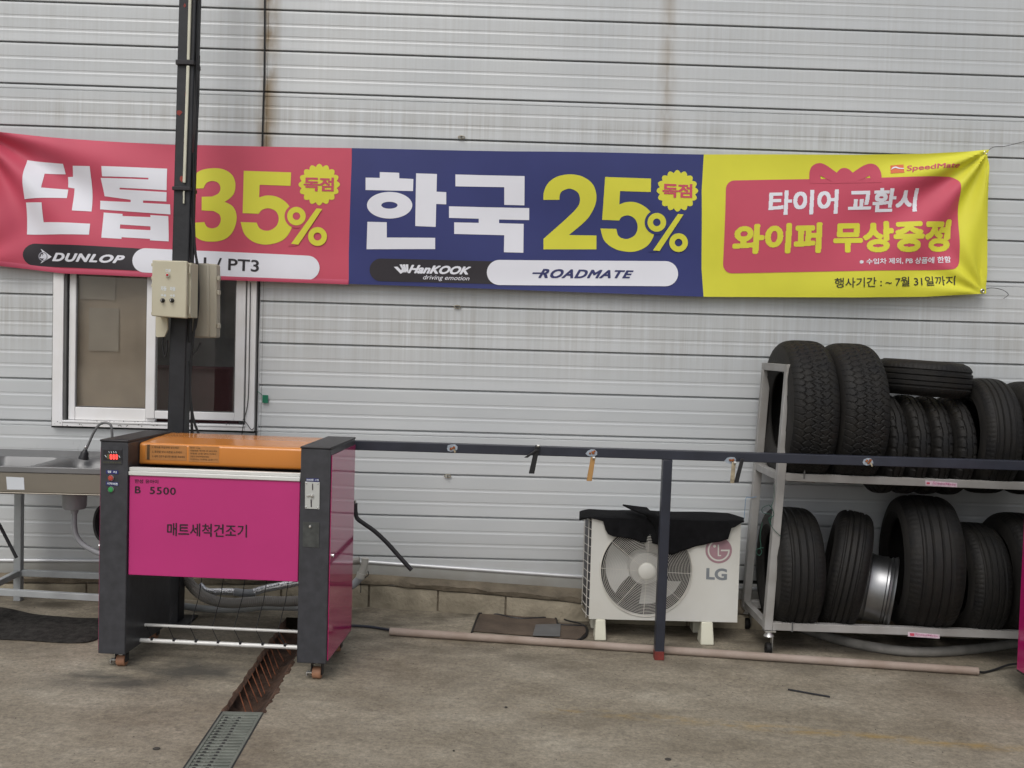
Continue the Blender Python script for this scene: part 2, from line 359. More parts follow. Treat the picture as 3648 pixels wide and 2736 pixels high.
for i in range(n + 1):
    y = -.40 - 1.29 * i / n; c, hw = drainx(y); j_ = .004 + .003 * sin(i * .27) + .002 * sin(i * .71) + random.uniform(-.001, .001)
    vs += [(c - hw + .012, y, ground(c, y) - .014), (c - hw + .001, y, ground(c, y) + .003), (c - hw - j_, y, ground(c - hw, y) + .0025), (c - hw - j_ - .002, y, ground(c - hw, y) - .002)]
lip.add(vs, [(4 * i + k, 4 * i + k + 4, 4 * i + k + 5, 4 * i + k + 1) for i in range(n) for k in range(3)])
obj('crumbled_edge', lip, M['mud2'], dr, smooth=60)
yy = -1.70
gp_ = MB()
for s in (-1, 1):
    c0, hw = drainx(-1.70); c1, _ = drainx(DY1)
    gp_.beam((c0 + s * (hw + .0015), -1.69, ground(c0 + s * hw, -1.7) + .0008), (c1 + s * (hw + .0015), DY1, ground(c1 + s * hw, DY1) + .0008), .007, .0016)
obj('dark_gap_strip', gp_, M['joint'], dr)  # flat dark strips stand in for the shade in the gaps beside the grate
for q_ in (-.62, -.02):                                # rows of small dark boxes standing in for shaded notches in the grating
    nb_ = MB(); y = -1.748
    while y > -2.6:
        c, hw = drainx(y); x = c + q_ * hw + random.uniform(-.002, .002); z = ground(c, y) + .0006; nb_.box(x - .006, x + .006, y - .005, y + .006, z - .001, z + .0004); y -= .0285
    obj('painted_notches', nb_, M['joint'], dr, kind='stuff')
gb = MB()
for s in (-1, 1):
    c0, hw = drainx(-1.70); c1, _ = drainx(DY1)
    gb.beam((c0 + s * (hw - .007), -1.695, ground(c0, -1.7) - .008), (c1 + s * (hw - .007), DY1, ground(c1, DY1) - .008), .012, .02)
gb.beam((c0 - hw, -1.70, ground(c0, -1.7) - .006), (c0 + hw, -1.70, ground(c0, -1.7) - .006), .03, .016)
obj('grate_frame', gb, M['grate'], dr, bevel=.001)
for s in (-.32, .12):
    b = MB()
    b.beam((c0 + s * hw, -1.715, ground(c0, -1.7) - .012), (c1 + s * hw, DY1, ground(c1, DY1) - .012), .006, .02)
    obj('grate_rib', b, M['grate'], dr)
y = -1.735
while y > -2.55:
    c, hw = drainx(y); z = ground(c, y) - .006
    obj('grate_bar', MB().beam((c - hw + .013, y, z), (c + hw - .013, y + .004, z), .017, .012), M['grate'], dr, bevel=.002)
    y -= .0285
br = MB()
while y > DY1:
    c, hw = drainx(y); z = ground(c, y) - .006
    br.beam((c - hw + .013, y, z), (c + hw - .013, y + .004, z), .017, .012); y -= .0285
obj('grate_bars_beyond', br, M['grate'], dr, kind='stuff')

# ---- wall of metal siding, one object per horizontal board
SEAM = [4.55, 4.31, 4.065, 3.82, 3.58, 3.34, 3.097, 2.85, 2.60, 2.35, 2.10, 1.85, 1.60, 1.345, 1.092, .831, .575, .323]
DOUBLE = (1, 6, 10, 14)
WX0, WX1, WZ0, WZ1 = -2.655, -1.428, 1.05, 2.40
wall = root('siding_wall', 'pale grey metal siding wall of wide horizontal boards behind everything', 'wall', (0, 0, 0))
def board(i, x0, x1, clip=None):
    zt, zb = SEAM[i], (SEAM[i + 1] if i + 1 < len(SEAM) else .225); h = zt - zb
    prof = [(zt - .001, .020), (zt - .0075, .019), (zt - .009, .0015), (zt - .020, .0)]
    if i in DOUBLE: prof += [(zt - .028, 0), (zt - .030, .004), (zt - .033, .004), (zt - .036, 0)]
    for f in (.36, .67):
        if h > .2: prof += [(zt - h * f + .006, 0), (zt - h * f + .001, .0013), (zt - h * f - .007, .0013), (zt - h * f - .015, -.0004), (zt - h * f - .030, 0)]
    prof += [(zb + .010, -.002), (zb + .003, -.002), (zb + .001, .002), (zb + .001, .020)]
    if clip:
        lo, hi = clip; prof = [(min(max(z, lo), hi), y) for z, y in prof]
    m = MB(); nx = len(prof); a = [(x0, y, z) for z, y in prof]; b = [(x1, y, z) for z, y in prof]
    m.add(a + b, [(j, j + 1, j + 1 + nx, j + nx) for j in range(nx - 1)])
    obj('siding_board', m, M['wall'], wall, smooth=0)
for i in range(len(SEAM)):
    zt, zb = SEAM[i], (SEAM[i + 1] if i + 1 < len(SEAM) else .225)
    if zt <= WZ0 or zb >= WZ1: board(i, -6.0, -1.400)
    else:
        board(i, -6.0, WX0); board(i, WX1, -1.400)
        if zb < WZ0: board(i, WX0, WX1, (-9, WZ0))
        if zt > WZ1: board(i, WX0, WX1, (WZ1, 9))
    board(i, -1.3985, 6.5)
bk = MB(); bk.box(-6, WX0 + .03, .021, .05, .2, 4.6); bk.box(WX1 - .03, 6.5, .021, .05, .2, 4.6); bk.box(WX0 + .03, WX1 - .03, .021, .05, .2, WZ0 + .03); bk.box(WX0 + .03, WX1 - .03, .021, .05, WZ1 - .03, 4.6)
obj('backing', bk, M['joint'], wall)
t = MB(); A, B = fY(-1700, 1990, -.02), fY(240, 2003, -.02)
tz = lambda x: .283 - .045 * (x + .716) if x > -.716 else .283 + .02 * (x + .716)
xs_ = [-6, -3, -.716, .58, 2, 6.5]
t.tube([(x, -.012, tz(x)) for x in xs_], .011, 10)
obj('bottom_trim', t, M['trim'], wall)
t = MB(); ring = [[(x, -.012, tz(x) - .008), (x, -.016, tz(x) - .030), (x, -.010, tz(x) - .075)] for x in xs_]
vs = [p for r_ in ring for p in r_]
t.add(vs, [(i * 3 + k, i * 3 + k + 1, i * 3 + k + 4, i * 3 + k + 3) for i in range(len(xs_) - 1) for k in range(2)])
obj('flashing', t, M['trimgrey'], wall)

# ---- concrete curb under the wall: ledge and blocks
curb = root('block_curb', 'weathered brown concrete block curb along the foot of the siding wall', 'curb', (0, -.05, 0))
def curby(x): return -.035 - .10 * max(0, min(1, (x + .6) / 1.3))
def wob(s): return random.uniform(-s, s)
led = MB(); n = 150; rows = []
for i in range(n + 1):
    x = -6 + 12.5 * i / n; y = curby(x); zt = tz(x) - .072
    rows.append([(x, -.006, zt), (x, y * .45 + wob(.006), zt - .004 + wob(.004)), (x, y - .012 + wob(.008), zt - .030 + wob(.008)), (x, y - .006 + wob(.006), zt - .055 + wob(.006)), (x, y + .03, zt - .060)])
led.add([p for r_ in rows for p in r_], [(i * 5 + k, i * 5 + k + 1, i * 5 + k + 6, i * 5 + k + 5) for i in range(n) for k in range(4)])
obj('ledge', led, M['mortar'], curb, smooth=50)
x = -5.9; cuts = []
edges = [-6, -5.2, -4.45, -3.62, -3.02, -2.42, -1.84, -1.25, -.72, -.30, .11, .62, 1.2, 1.8, 2.4, 3.0, 3.6, 4.4, 5.4, 6.5]
for a, b in zip(edges, edges[1:]):
    m = MB(); gx, gz = 8, 4; vs = []
    for i in range(gx + 1):
        for j in range(gz + 1):
            xx = a + .006 + (b - a - .012) * i / gx; z0 = ground(xx, curby(xx)) - .02; z1 = tz(xx) - .136
            edge = .010 if i in (0, gx) or j == gz else 0
            vs.append((xx, curby(xx) + edge + wob(.004) - .008, z0 + (z1 - z0) * j / gz))
    m.add(vs, [(i * (gz + 1) + j, (i + 1) * (gz + 1) + j, (i + 1) * (gz + 1) + j + 1, i * (gz + 1) + j + 1) for i in range(gx) for j in range(gz)])
    nb = len(vs)
    top = [vs[i * (gz + 1) + gz] for i in range(gx + 1)]
    m.add(top + [(p[0], .0, p[2]) for p in top], [(i, i + 1, i + gx + 2, i + gx + 1) for i in range(gx)])
    obj('block', m, M['block'], curb, smooth=35)
m = MB()
for a, b in zip(edges, edges[1:]): m.add([(a, curby(a) + .012, -.2), (b, curby(b) + .012, -.2), (b, curby(b) + .012, tz(b) - .13), (a, curby(a) + .012, tz(a) - .13)], [(0, 1, 2, 3)])
obj('mortar', m, M['mortar'], curb, smooth=0)

# ================================================================ WINDOW
Zw = (100, 900, 2.37)
def wz(x, y, Y=0.0): return fY(*T(Zw, x, y), Y)
win = root('sliding_window', 'white framed sliding window behind the black pole, below the banner', 'window', ((WX0 + WX1) / 2, 0, WZ0))
zb = wz(1000, 1470, -.03).z - .01
f = MB()
xl0, xl1 = wz(203, 1300, -.03).x, wz(293, 1300, -.03).x; xr0, xr1 = wz(1835, 1300, -.03).x, wz(1912, 1300, -.03).x
zf = wz(600, 1405, -.03).z
f.box(xl0, xl1, -.035, .03, zb, 2.42); f.box(xr0, xr1, -.035, .03, zb, 2.42); f.box(xr1 + .008, WX1 + .012, -.012, .03, zb, 2.42); f.box(xl1, xr0, -.034, .03, zb, zf - .025); f.box(xl1, xr0, -.034, .03, 2.34, 2.42)
obj('window_frame', f, M['upvc'], win, bevel=.003)
f = MB(); f.box(xl1 + .001, xl1 + .014, -.026, .03, zf - .025, 2.34); f.box(xr0 - .012, xr0 - .001, -.012, .03, zf - .025, 2.34); f.box(xl0 - .006, xl0 - .0005, -.022, .0, zb, 2.42); f.box(xr1 + .0005, xr1 + .007, -.022, 0, zb, 2.42)
obj('gasket', f, M['seal'], win)
f = MB(); f.box(xl1, xr0, -.040, -.0345, zb + .025, zb + .034); f.box(xl1, xr0, -.0345, .03, zf - .0245, zf - .012)
obj('sill_track', f, M['upvc'], win, bevel=.001)
def sash(name, x0, x1, g0, g1, zlo, glo, y0, y1):
    m = MB(); m.box(x0, g0, y0, y1, zlo, 2.335); m.box(g1, x1, y0, y1, zlo, 2.335); m.box(g0, g1, y0 + .001, y1, zlo, glo); m.box(g0, g1, y0 + .001, y1, 2.26, 2.335)
    s = obj('sash', m, M['upvc'], win, bevel=.004)
    m = MB(); yg = (y0 + y1) / 2; m.box(g0 - .004, g1 + .004, yg - .002, yg + .002, glo - .004, 2.27); obj('pane', m, M['glass'], s)
    q = .006; m = MB()
    m.box(g0, g0 + q, yg - .008, yg - .0022, glo, 2.26); m.box(g1 - q, g1, yg - .008, yg - .0022, glo, 2.26); m.box(g0 + q, g1 - q, yg - .008, yg - .0022, glo, glo + q)
    obj('glazing_seal', m, M['seal'], s)
a0, a1, a2, a3 = [wz(x, 1100, .0).x for x in (345, 402, 1000, 1080)]
sash('l', a0, a3, a1, a2, zf - .01, wz(600, 1308, .0).z, -.008, .022)
b0, b1, b2, b3 = [wz(x, 1100, -.03).x for x in (993, 1073, 1745, 1825)]
sash('r', b0, b3, b1, b2, wz(1300, 1408, -.03).z, wz(1300, 1340, -.03).z, -.034, -.010)
m = MB()
for k in range(60):                                   # dead flies and dirt lying on the frame
    px = random.uniform(210, 1800); p = wz(px, random.uniform(1420, 1470), -.036)
    s_ = random.uniform(.0008, .0022); m.box(p.x - s_, p.x + s_ * 1.6, -.0372, -.0352, p.z - s_, p.z + s_)
obj('frame_dirt', m, M['joint'], win, kind='stuff')
rm = MB(); rm.box(WX0 - 1.2, WX1 + .2, .9, .95, .6, 2.8); rm.box(WX0 - 1.25, WX0 - 1.2, .06, .95, .6, 2.8); rm.box(WX0 - 1.2, WX1 + .2, .06, .9, .55, .6)
room = struct('room_walls', rm, M['room'])
m = MB(); n = 46; X0, X1 = a0 + .01, a2 + .05
vs = []
for i in range(n + 1):
    x = X0 + (X1 - X0) * i / n; y = .045 + .0006 * sin(i * .9)
    vs += [(x, y, 1.0), (x, y, 2.4)]
m.add(vs, [(2 * i, 2 * i + 2, 2 * i + 3, 2 * i + 1) for i in range(n)])
bl = obj('window_blind', m, M['blind']); tag(bl, 'dull beige curtain seen through the left window pane', 'curtain')
for px, py, wd, hg in ((590, 270, .105, .09), (640, 650, .09, .13)):
    p = wz(px, py, .036); m = MB().box(p.x - wd, p.x + wd, .0365, .038, p.z - hg, p.z + hg)
    tag(obj('paper_sheet', m, M['paper']), 'faint sheet of paper inside the left window pane, ' + ('upper one by the banner' if py < 400 else 'lower one at mid height'), 'paper', 'papers behind the window pane')
m = MB().box(-2.45, -1.75, .6, .85, .6, 1.42)
tag(obj('cabinet', m, M['roomred'], bevel=.01), 'dark red cabinet dimly seen through the right window pane', 'cabinet')

# ================================================================ BANNER
TOP = [(-70, 272), (0, 287), (100, 296), (250, 305), (370, 312), (757, 320), (1100, 327), (1520, 333), (1850, 333), (2000, 331), (2080, 327), (2137, 323)]
BOT = [(-70, 560), (0, 573), (135, 589), (380, 600), (752, 613), (1138, 627), (1516, 641), (1850, 643), (2000, 641), (2080, 637), (2128, 634)]
def interp(tb, x):
    if x <= tb[0][0]: return tb[0][1]
    for (a, ya), (b, yb) in zip(tb, tb[1:]):
        if x <= b:
            t_ = (x - a) / (b - a); return ya + (yb - ya) * t_
    return tb[-1][1]
YB = -.075
cTL, cTR, cBR, cBL = vY(-70, 272, YB), vY(2137, 323, YB), vY(2128, 634, YB), vY(-70, 575, YB)
def wave(X, Z):
    y = 0
    for c, a0_, kk, ph, am, rr in ((cTL, -.45, 12, 1.2, .034, 1.25), (cTR, -2.55, 12, .3, .027, .9), (cBR, 2.35, 12, 1.8, .012, .55), (cBL, .5, 9, .4, .008, .5)):
        dx, dz = X - c.x, Z - c.z; r_ = math.hypot(dx, dz) + 1e-6; th = math.atan2(dz, dx)
        y += am * math.exp(-((r_ / rr) ** 2)) * min(1, r_ / .12) * sin(kk * (th - a0_) + ph + r_ * 1.2)
    y += .010 * sin(X * 2.1 + .6) * sin(Z * 6 + X * .8) + .005 * sin(X * 5.3 + Z * 3.1) + .012 * math.exp(-((Z - 2.0) / .12) ** 2) * sin(X * 1.7 + 1)
    y += .005 * sin(9 * (Z + .14 * X)) * math.exp(-((X - 1.4) / 1.3) ** 2)
    y += .0035 * sin((Z * 14 + X * 5.5)) * math.exp(-((X + 2.2) / .9) ** 2)
    # the loose bottom hem curls outward, the top is pulled tight
    return y
def bpos(px, py, layer=0):      # v pixels -> point on the hanging cloth
    p = vY(px, py, YB); y = wave(p.x, p.z); q = Vector((p.x, YB + y, p.z))
    if layer:
        h_ = .002; n_ = Vector(((wave(p.x + h_, p.z) - y) / h_, -1, (wave(p.x, p.z + h_) - y) / h_)).normalized(); q += n_ * (.0018 * layer)
    return q
ban = root('banner', 'long red, blue and yellow sale banner with Korean lettering tied across the siding', 'banner', (0, YB, 1.95))
nx, ny = 460, 60
m = MB(); vs = []
SB = [0, 0]
cols = []
for i in range(nx + 1): cols.append(-70 + (2137 + 70) * i / nx)
i1 = min(range(nx + 1), key=lambda i: abs(cols[i] - 757)); i2 = min(range(nx + 1), key=lambda i: abs(cols[i] - 1519)); 
for i, x in enumerate(cols):
    xt = x; xb = x
    if i == i1: xt, xb = 761, 753
    if i == i2: xt, xb = 1521, 1517
    if i == nx: xt, xb = 2137, 2128
    yt, yb = interp(TOP, xt), interp(BOT, xb)
    for j in range(ny + 1):
        t_ = j / ny; xx = xt + (xb - xt) * t_
        if i == i1: xx = 761 - 8 * min(1, t_ * 1.3)
        if i == i2: xx = 1521 - 5 * min(1, t_ * 4) + (0 if t_ < .8 else 4 * (t_ - .8) * 5)
        if i == nx: xx = 2137 - 16 * sin(pi * t_) ** .7 * .9 - 9 * t_
        vs.append(bpos(xx, yt + (yb - yt) * t_))
fs = []; mi = []
m.v = [Vector(p) for p in vs]
for i in range(nx):
    for j in range(ny):
        m.f.append((i * (ny + 1) + j, (i + 1) * (ny + 1) + j, (i + 1) * (ny + 1) + j + 1, i * (ny + 1) + j + 1)); m.m.append(0 if i < i1 else 1 if i < i2 else 2)
cl = obj('cloth', m, [M['red'], M['blue'], M['yellow']], ban, smooth=80)

def fill2d(polys):
    """outline polygons (even-odd) -> 2-D vertices and faces"""
    c = bpy.data.curves.new('f', 'CURVE'); c.dimensions = '2D'; c.fill_mode = 'BOTH'
    for p in polys:
        s = c.splines.new('POLY'); s.points.add(len(p) - 1); s.use_cyclic_u = True
        for q, (x, y) in zip(s.points, p): q.co = (x, y, 0, 1)
    o = bpy.data.objects.new('f', c); me = bpy.data.meshes.new_from_object(o)
    if True:
        bpy.data.objects.remove(o); bpy.data.curves.remove(c)
    return me
def text2d(body, offset=0.0, shear=0.0, spacing=1.0, res=4):
    c = bpy.data.curves.new('t', 'FONT'); c.body = body; c.offset = offset; c.shear = shear; c.space_character = spacing; c.resolution_u = res
    c.fill_mode = 'BOTH'
    o = bpy.data.objects.new('t', c); me = bpy.data.meshes.new_from_object(o)
    bpy.data.objects.remove(o); bpy.data.curves.remove(c)
    return me
def bold2d(body, rad, shear=0.0, spacing=1.0, cells=64):
    # heavier strokes: the glyphs are sampled on a fine grid, grown by rad (in ems) and turned back into small quads
    me = text2d(body, 0, shear, spacing); V = np.array([v.co[:2] for v in me.vertices]); lo = V.min(0) - rad * 1.2; hi = V.max(0) + rad * 1.2
    W_, H_ = [int(q) + 1 for q in (hi - lo) * cells]; g_ = np.zeros((H_, W_), bool); P_ = (V - lo) * cells
    me.calc_loop_triangles()
    for t_ in me.loop_triangles:
        a_, b_, c__ = (P_[i] for i in t_.vertices); x0, y0 = np.floor(np.minimum(np.minimum(a_, b_), c__)).astype(int); x1, y1 = np.ceil(np.maximum(np.maximum(a_, b_), c__)).astype(int) + 1
        yy, xx = np.mgrid[max(y0, 0):min(y1, H_), max(x0, 0):min(x1, W_)]; xx = xx + .5; yy = yy + .5
        e1 = (b_[0] - a_[0]) * (yy - a_[1]) - (b_[1] - a_[1]) * (xx - a_[0]); e2 = (c__[0] - b_[0]) * (yy - b_[1]) - (c__[1] - b_[1]) * (xx - b_[0]); e3 = (a_[0] - c__[0]) * (yy - c__[1]) - (a_[1] - c__[1]) * (xx - c__[0])
        g_[max(y0, 0):min(y1, H_), max(x0, 0):min(x1, W_)] |= ((e1 >= 0) & (e2 >= 0) & (e3 >= 0)) | ((e1 <= 0) & (e2 <= 0) & (e3 <= 0))
    R_ = rad * cells; n_ = int(R_) + 1; out = g_.copy()
    for dy in range(-n_, n_ + 1):
        for dx in range(-n_, n_ + 1):
            if dx * dx + dy * dy <= R_ * R_ + .3:
                sh = np.zeros_like(g_); ys0, ys1 = max(dy, 0), H_ + min(dy, 0); xs0, xs1 = max(dx, 0), W_ + min(dx, 0)
                sh[ys0:ys1, xs0:xs1] = g_[ys0 - dy:ys1 - dy, xs0 - dx:xs1 - dx]; out |= sh
    vs, fs, B_ = [], [], 8; open_ = {}
    for y in range(H_ + 1):
        runs = set()
        if y < H_:
            x = 0; row = out[y]
            while x < W_:
                if row[x]:
                    e_ = x
                    while e_ < W_ and row[e_] and (e_ == x or e_ % B_): e_ += 1
                    runs.add((x, e_)); x = e_
                else: x += 1
        for k_ in list(open_):
            if k_ not in runs or y % B_ == 0:
                y0 = open_.pop(k_); i = len(vs); vs += [(k_[0], y0), (k_[1], y0), (k_[1], y), (k_[0], y)]; fs.append((i, i + 1, i + 2, i + 3))
        for r_ in runs: open_.setdefault(r_, y)
    m2 = bpy.data.meshes.new('b'); m2.from_pydata([(x / cells + lo[0], y / cells + lo[1], 0) for x, y in vs], [], fs); bpy.data.meshes.remove(me)
    return m2
def cut_grid(bm, step, x0, x1, y0, y1):
    for ax, a, b in ((0, x0, x1), (1, y0, y1)):
        k = math.floor(a / step) + 1
        while k * step < b:
            no = (1, 0, 0) if ax == 0 else (0, 1, 0); co = (k * step, 0, 0) if ax == 0 else (0, k * step, 0)
            bmesh.ops.bisect_plane(bm, geom=bm.verts[:] + bm.edges[:] + bm.faces[:], plane_co=co, plane_no=no); k += 1
def place2d(me, mapf, name, mt, parent, step=None):
    bm = bmesh.new(); bm.from_mesh(me); bmesh.ops.remove_doubles(bm, verts=bm.verts, dist=1e-6)
    if step:
        X = [v.co.x for v in bm.verts]; Y = [v.co.y for v in bm.verts]; cut_grid(bm, step, min(X), max(X), min(Y), max(Y))
    bm.verts.index_update()
    mb = MB(); mb.v = [mapf(v.co.x, v.co.y) for v in bm.verts]; mb.f = [tuple(v.index for v in f_.verts) for f_ in bm.faces]; mb.m = [0] * len(mb.f)
    bm.free(); bpy.data.meshes.remove(me)
    o = obj(name, mb, mt, parent, smooth=80 if step else 0)
    return o
def quad_map(me, q, pos):       # text box -> four corners TL TR BR BL, then onto a surface
    X = [v.co.x for v in me.vertices]; Y = [v.co.y for v in me.vertices]; x0, x1, y0, y1 = min(X), max(X), min(Y), max(Y)
    def f_(x, y):
        u, v = (x - x0) / (x1 - x0), (y1 - y) / (y1 - y0)
        a = [q[0][i] + (q[1][i] - q[0][i]) * u for i in (0, 1)]; b = [q[3][i] + (q[2][i] - q[3][i]) * u for i in (0, 1)]
        return pos(a[0] + (b[0] - a[0]) * v, a[1] + (b[1] - a[1]) * v)
    return f_
Z1, Z2, Z3 = (0, 450, 1.7015), (1200, 480, 1.6265), (2460, 500, 1.862)
def zb_(z, layer):              # crop pixel -> point on banner
    def f_(x, y):
        X, Y = T(z, x, y); return bpos(X / K, Y / K, layer)
    return f_
def bprint(z, polys, mt, layer=1, name='lettering'):
    me = fill2d(polys); return place2d(me, zb_(z, layer), name, M[mt], cl, 14)
def btext(z, body, q, mt, layer=2, name='lettering', step=40, **k):
    bold = k.pop('bold', 0)
    if bold: return place2d((m__ := bold2d(body, bold, **k)), quad_map(m__, q, zb_(z, layer)), name, M[mt], cl)
    me = text2d(body, **k); X = [v.co.x for v in me.vertices]; wdt = (max(X) - min(X)); pxw = abs(q[1][0] - q[0][0])
    return place2d(me, quad_map(me, q, zb_(z, layer)), name, M[mt], cl, step * wdt / pxw)
def circ(cx, cy, rx, ry=None, n=36): ry = rx if ry is None else ry; return [(cx + rx * cos(2 * pi * k / n), cy + ry * sin(2 * pi * k / n)) for k in range(n)]
def pill(x0, y0, x1, y1, r_, n=16):
    out = [(x1 + r_ * sin(pi * k / n), y1 - r_ * cos(pi * k / n)) for k in range(n + 1)]
    return out + [(x0 - r_ * sin(pi * k / n), y0 + r_ * cos(pi * k / n)) for k in range(n + 1)]
def star(cx, cy, ro, ri, n=16, sub=6):
    out = []
    for k in range(n * sub):
        t_ = k / sub * 2 * pi / n; w_ = abs(cos(pi * k / sub)); out.append((cx + (ri + (ro - ri) * w_) * sin(t_), cy - (ri + (ro - ri) * w_) * cos(t_)))
    return out
def sm(pts, n=5):               # smooth a closed or open outline (points marked with a third value are corners)
    out = []; N_ = len(pts)
    for i in range(N_):
        p1, p2 = pts[i], pts[(i + 1) % N_]
        if len(p1) > 2 and len(p2) > 2: out.append(p1[:2]); continue
        p0 = pts[i - 1] if len(p1) < 3 else p1; p3 = pts[(i + 2) % N_] if len(p2) < 3 else p2
        for k in range(n):
            t_ = k / n
            out.append(tuple(.5 * (2 * p1[c] + (p2[c] - p0[c]) * t_ + (2 * p0[c] - 5 * p1[c] + 4 * p2[c] - p3[c]) * t_ * t_ + (3 * p1[c] - p0[c] - 3 * p2[c] + p3[c]) * t_ ** 3) for c in (0, 1)))
    return out
c_ = 1
# red part
bprint(Z1, [[(150, 200), (378, 225), (385, 285), (258, 283), (258, 375), (402, 380), (402, 435), (152, 442)]], 'bwhite')
bprint(Z1, [[(440, 238), (548, 243), (549, 515), (440, 512), (438, 372), (400, 366), (398, 302), (430, 301)]], 'bwhite')
bprint(Z1, [[(160, 462), (268, 466), (272, 583), (550, 592), (550, 660), (158, 655)]], 'bwhite')
bprint(Z1, [[(620, 243), (1015, 258), (1016, 390), (725, 372), (725, 382), (1016, 402), (1014, 458), (868, 450), (868, 464), (1036, 475), (1036, 535), (597, 500), (597, 447), (790, 458), (790, 444), (625, 420), (610, 312), (905, 325), (905, 315), (620, 303)]], 'bwhite')
bprint(Z1, [[(620, 520), (735, 528), (735, 541), (910, 549), (910, 537), (1022, 545), (1020, 697), (905, 690), (905, 681), (735, 672), (735, 682), (620, 677)], [(722, 593), (908, 605), (908, 628), (722, 619)]], 'bwhite')
bprint(Z1, [sm([(1160, 380, 1), (1168, 320), (1210, 272), (1280, 255), (1350, 260), (1405, 292), (1428, 345), (1422, 405), (1395, 440), (1365, 460, 1), (1412, 485), (1436, 532), (1434, 590), (1408, 650), (1360, 688), (1290, 700), (1220, 690), (1170, 650), (1148, 588, 1), (1243, 582, 1), (1258, 610), (1290, 620), (1325, 608), (1343, 572), (1335, 538), (1300, 516, 1), (1228, 512, 1), (1228, 430, 1), (1290, 428, 1), (1328, 408), (1339, 375), (1325, 345), (1290, 333), (1255, 345), (1238, 378, 1)])], 'byellow')
bprint(Z1, [sm([(1478, 270, 1), (1765, 280, 1), (1762, 362, 1), (1575, 355, 1), (1572, 432, 1), (1620, 420), (1680, 428), (1735, 462), (1768, 510), (1778, 570), (1765, 625), (1730, 678), (1680, 706), (1610, 718), (1540, 702), (1485, 655), (1462, 582, 1), (1558, 585, 1), (1572, 615), (1602, 632), (1640, 630), (1678, 602), (1690, 555), (1672, 515), (1630, 498), (1590, 508), (1570, 532, 1), (1474, 528, 1)])], 'byellow')
bprint(Z1, [circ(1798, 545, 72)], 'bred', 2, 'print_gap'); bprint(Z1, [circ(1798, 545, 56), circ(1798, 545, 23)], 'byellow', 3)
bprint(Z1, [[(1905, 495), (1925, 495), (1790, 725), (1745, 725)]], 'bred', 2, 'print_gap')
bprint(Z1, [[(1920, 498), (1955, 502), (1808, 718), (1765, 712)]], 'byellow', 3); bprint(Z1, [circ(1925, 668, 57), circ(1925, 668, 24)], 'byellow', 3)
bprint(Z1, [star(1936, 354, 126, 108)], 'byellow', 1, 'starburst_badge')
btext(Z1, '독점', [(1843, 308), (2026, 312), (2024, 398), (1841, 394)], 'bred', bold=.035, spacing=.9)
bprint(Z1, [pill(210, 778, 880, 810, 68)], 'bblack', 1, 'printed_label'); bprint(Z1, [pill(880, 813, 1863, 858, 74)], 'bwhite', 2, 'printed_label')
bprint(Z1, [[(245, 742), (312, 790), (240, 830), (262, 800), (230, 795), (262, 780)]], 'bwhite', 2, 'emblem'); bprint(Z1, [circ(258, 788, 28), circ(258, 788, 22)], 'bgrey', 3, 'emblem')
btext(Z1, 'D', [(246, 776), (272, 778), (271, 801), (245, 799)], 'bwhite', 4, 'emblem', offset=.03)
btext(Z1, 'DUNLOP', [(322, 764), (764, 784), (754, 834), (312, 817)], 'bwhite', bold=.055, shear=.28, spacing=1.15)
btext(Z1, '1 / PT3', [(1238, 794), (1574, 812), (1572, 884), (1236, 866)], 'bblack', 3, offset=.015)
# blue part
bprint(Z2, [[(250, 218), (362, 222), (363, 254), (444, 258), (442, 328), (168, 322), (168, 250), (250, 252)]], 'bwhite')
bprint(Z2, [circ(307, 410, 131, 77, 48), circ(306, 410, 47, 20)], 'bwhite')
bprint(Z2, [[(460, 225), (580, 228), (578, 331), (634, 333), (634, 404), (576, 402), (573, 535), (455, 530)]], 'bwhite')
bprint(Z2, [[(178, 505), (290, 508), (290, 596), (570, 598), (570, 663), (172, 663)]], 'bwhite')
bprint(Z2, [[(687, 230), (1088, 240), (1087, 408), (970, 405), (970, 303), (687, 299)]], 'bwhite')
bprint(Z2, [[(650, 415), (1115, 424), (1115, 493), (940, 490), (940, 511), (1083, 515), (1081, 683), (968, 680), (970, 581), (680, 575), (680, 508), (822, 510), (822, 486), (650, 482)]], 'bwhite')
bprint(Z2, [sm([(1197, 377, 1), (1200, 330), (1225, 280), (1275, 245), (1340, 232), (1410, 240), (1470, 275), (1498, 325), (1502, 385), (1480, 445), (1438, 502), (1345, 580, 1), (1505, 583, 1), (1505, 663, 1), (1198, 663, 1), (1198, 602, 1), (1330, 485), (1390, 425), (1408, 385), (1400, 342), (1372, 320), (1340, 314), (1305, 328), (1292, 350), (1290, 377, 1)])], 'byellow')
bprint(Z2, [sm([(1553, 247, 1), (1820, 255, 1), (1818, 333, 1), (1640, 328, 1), (1636, 405, 1), (1680, 391), (1735, 394), (1790, 422), (1828, 465), (1843, 525), (1836, 585), (1803, 640), (1750, 670), (1690, 678), (1610, 660), (1550, 612), (1528, 543, 1), (1620, 545, 1), (1630, 582), (1655, 600), (1690, 602), (1728, 580), (1743, 535), (1728, 490), (1690, 468), (1652, 476), (1636, 497, 1), (1537, 493, 1)])], 'byellow')
bprint(Z2, [circ(1853, 508, 70)], 'blue', 2, 'print_gap'); bprint(Z2, [circ(1853, 508, 54), circ(1853, 508, 22)], 'byellow', 3)
bprint(Z2, [[(1960, 458), (1978, 458), (1848, 678), (1806, 678)]], 'blue', 2, 'print_gap')
bprint(Z2, [[(1975, 460), (2008, 462), (1870, 673), (1832, 670)]], 'byellow', 3); bprint(Z2, [circ(1980, 625, 54), circ(1980, 625, 22)], 'byellow', 3)
bprint(Z2, [star(1973, 325, 121, 104)], 'byellow', 1, 'starburst_badge')
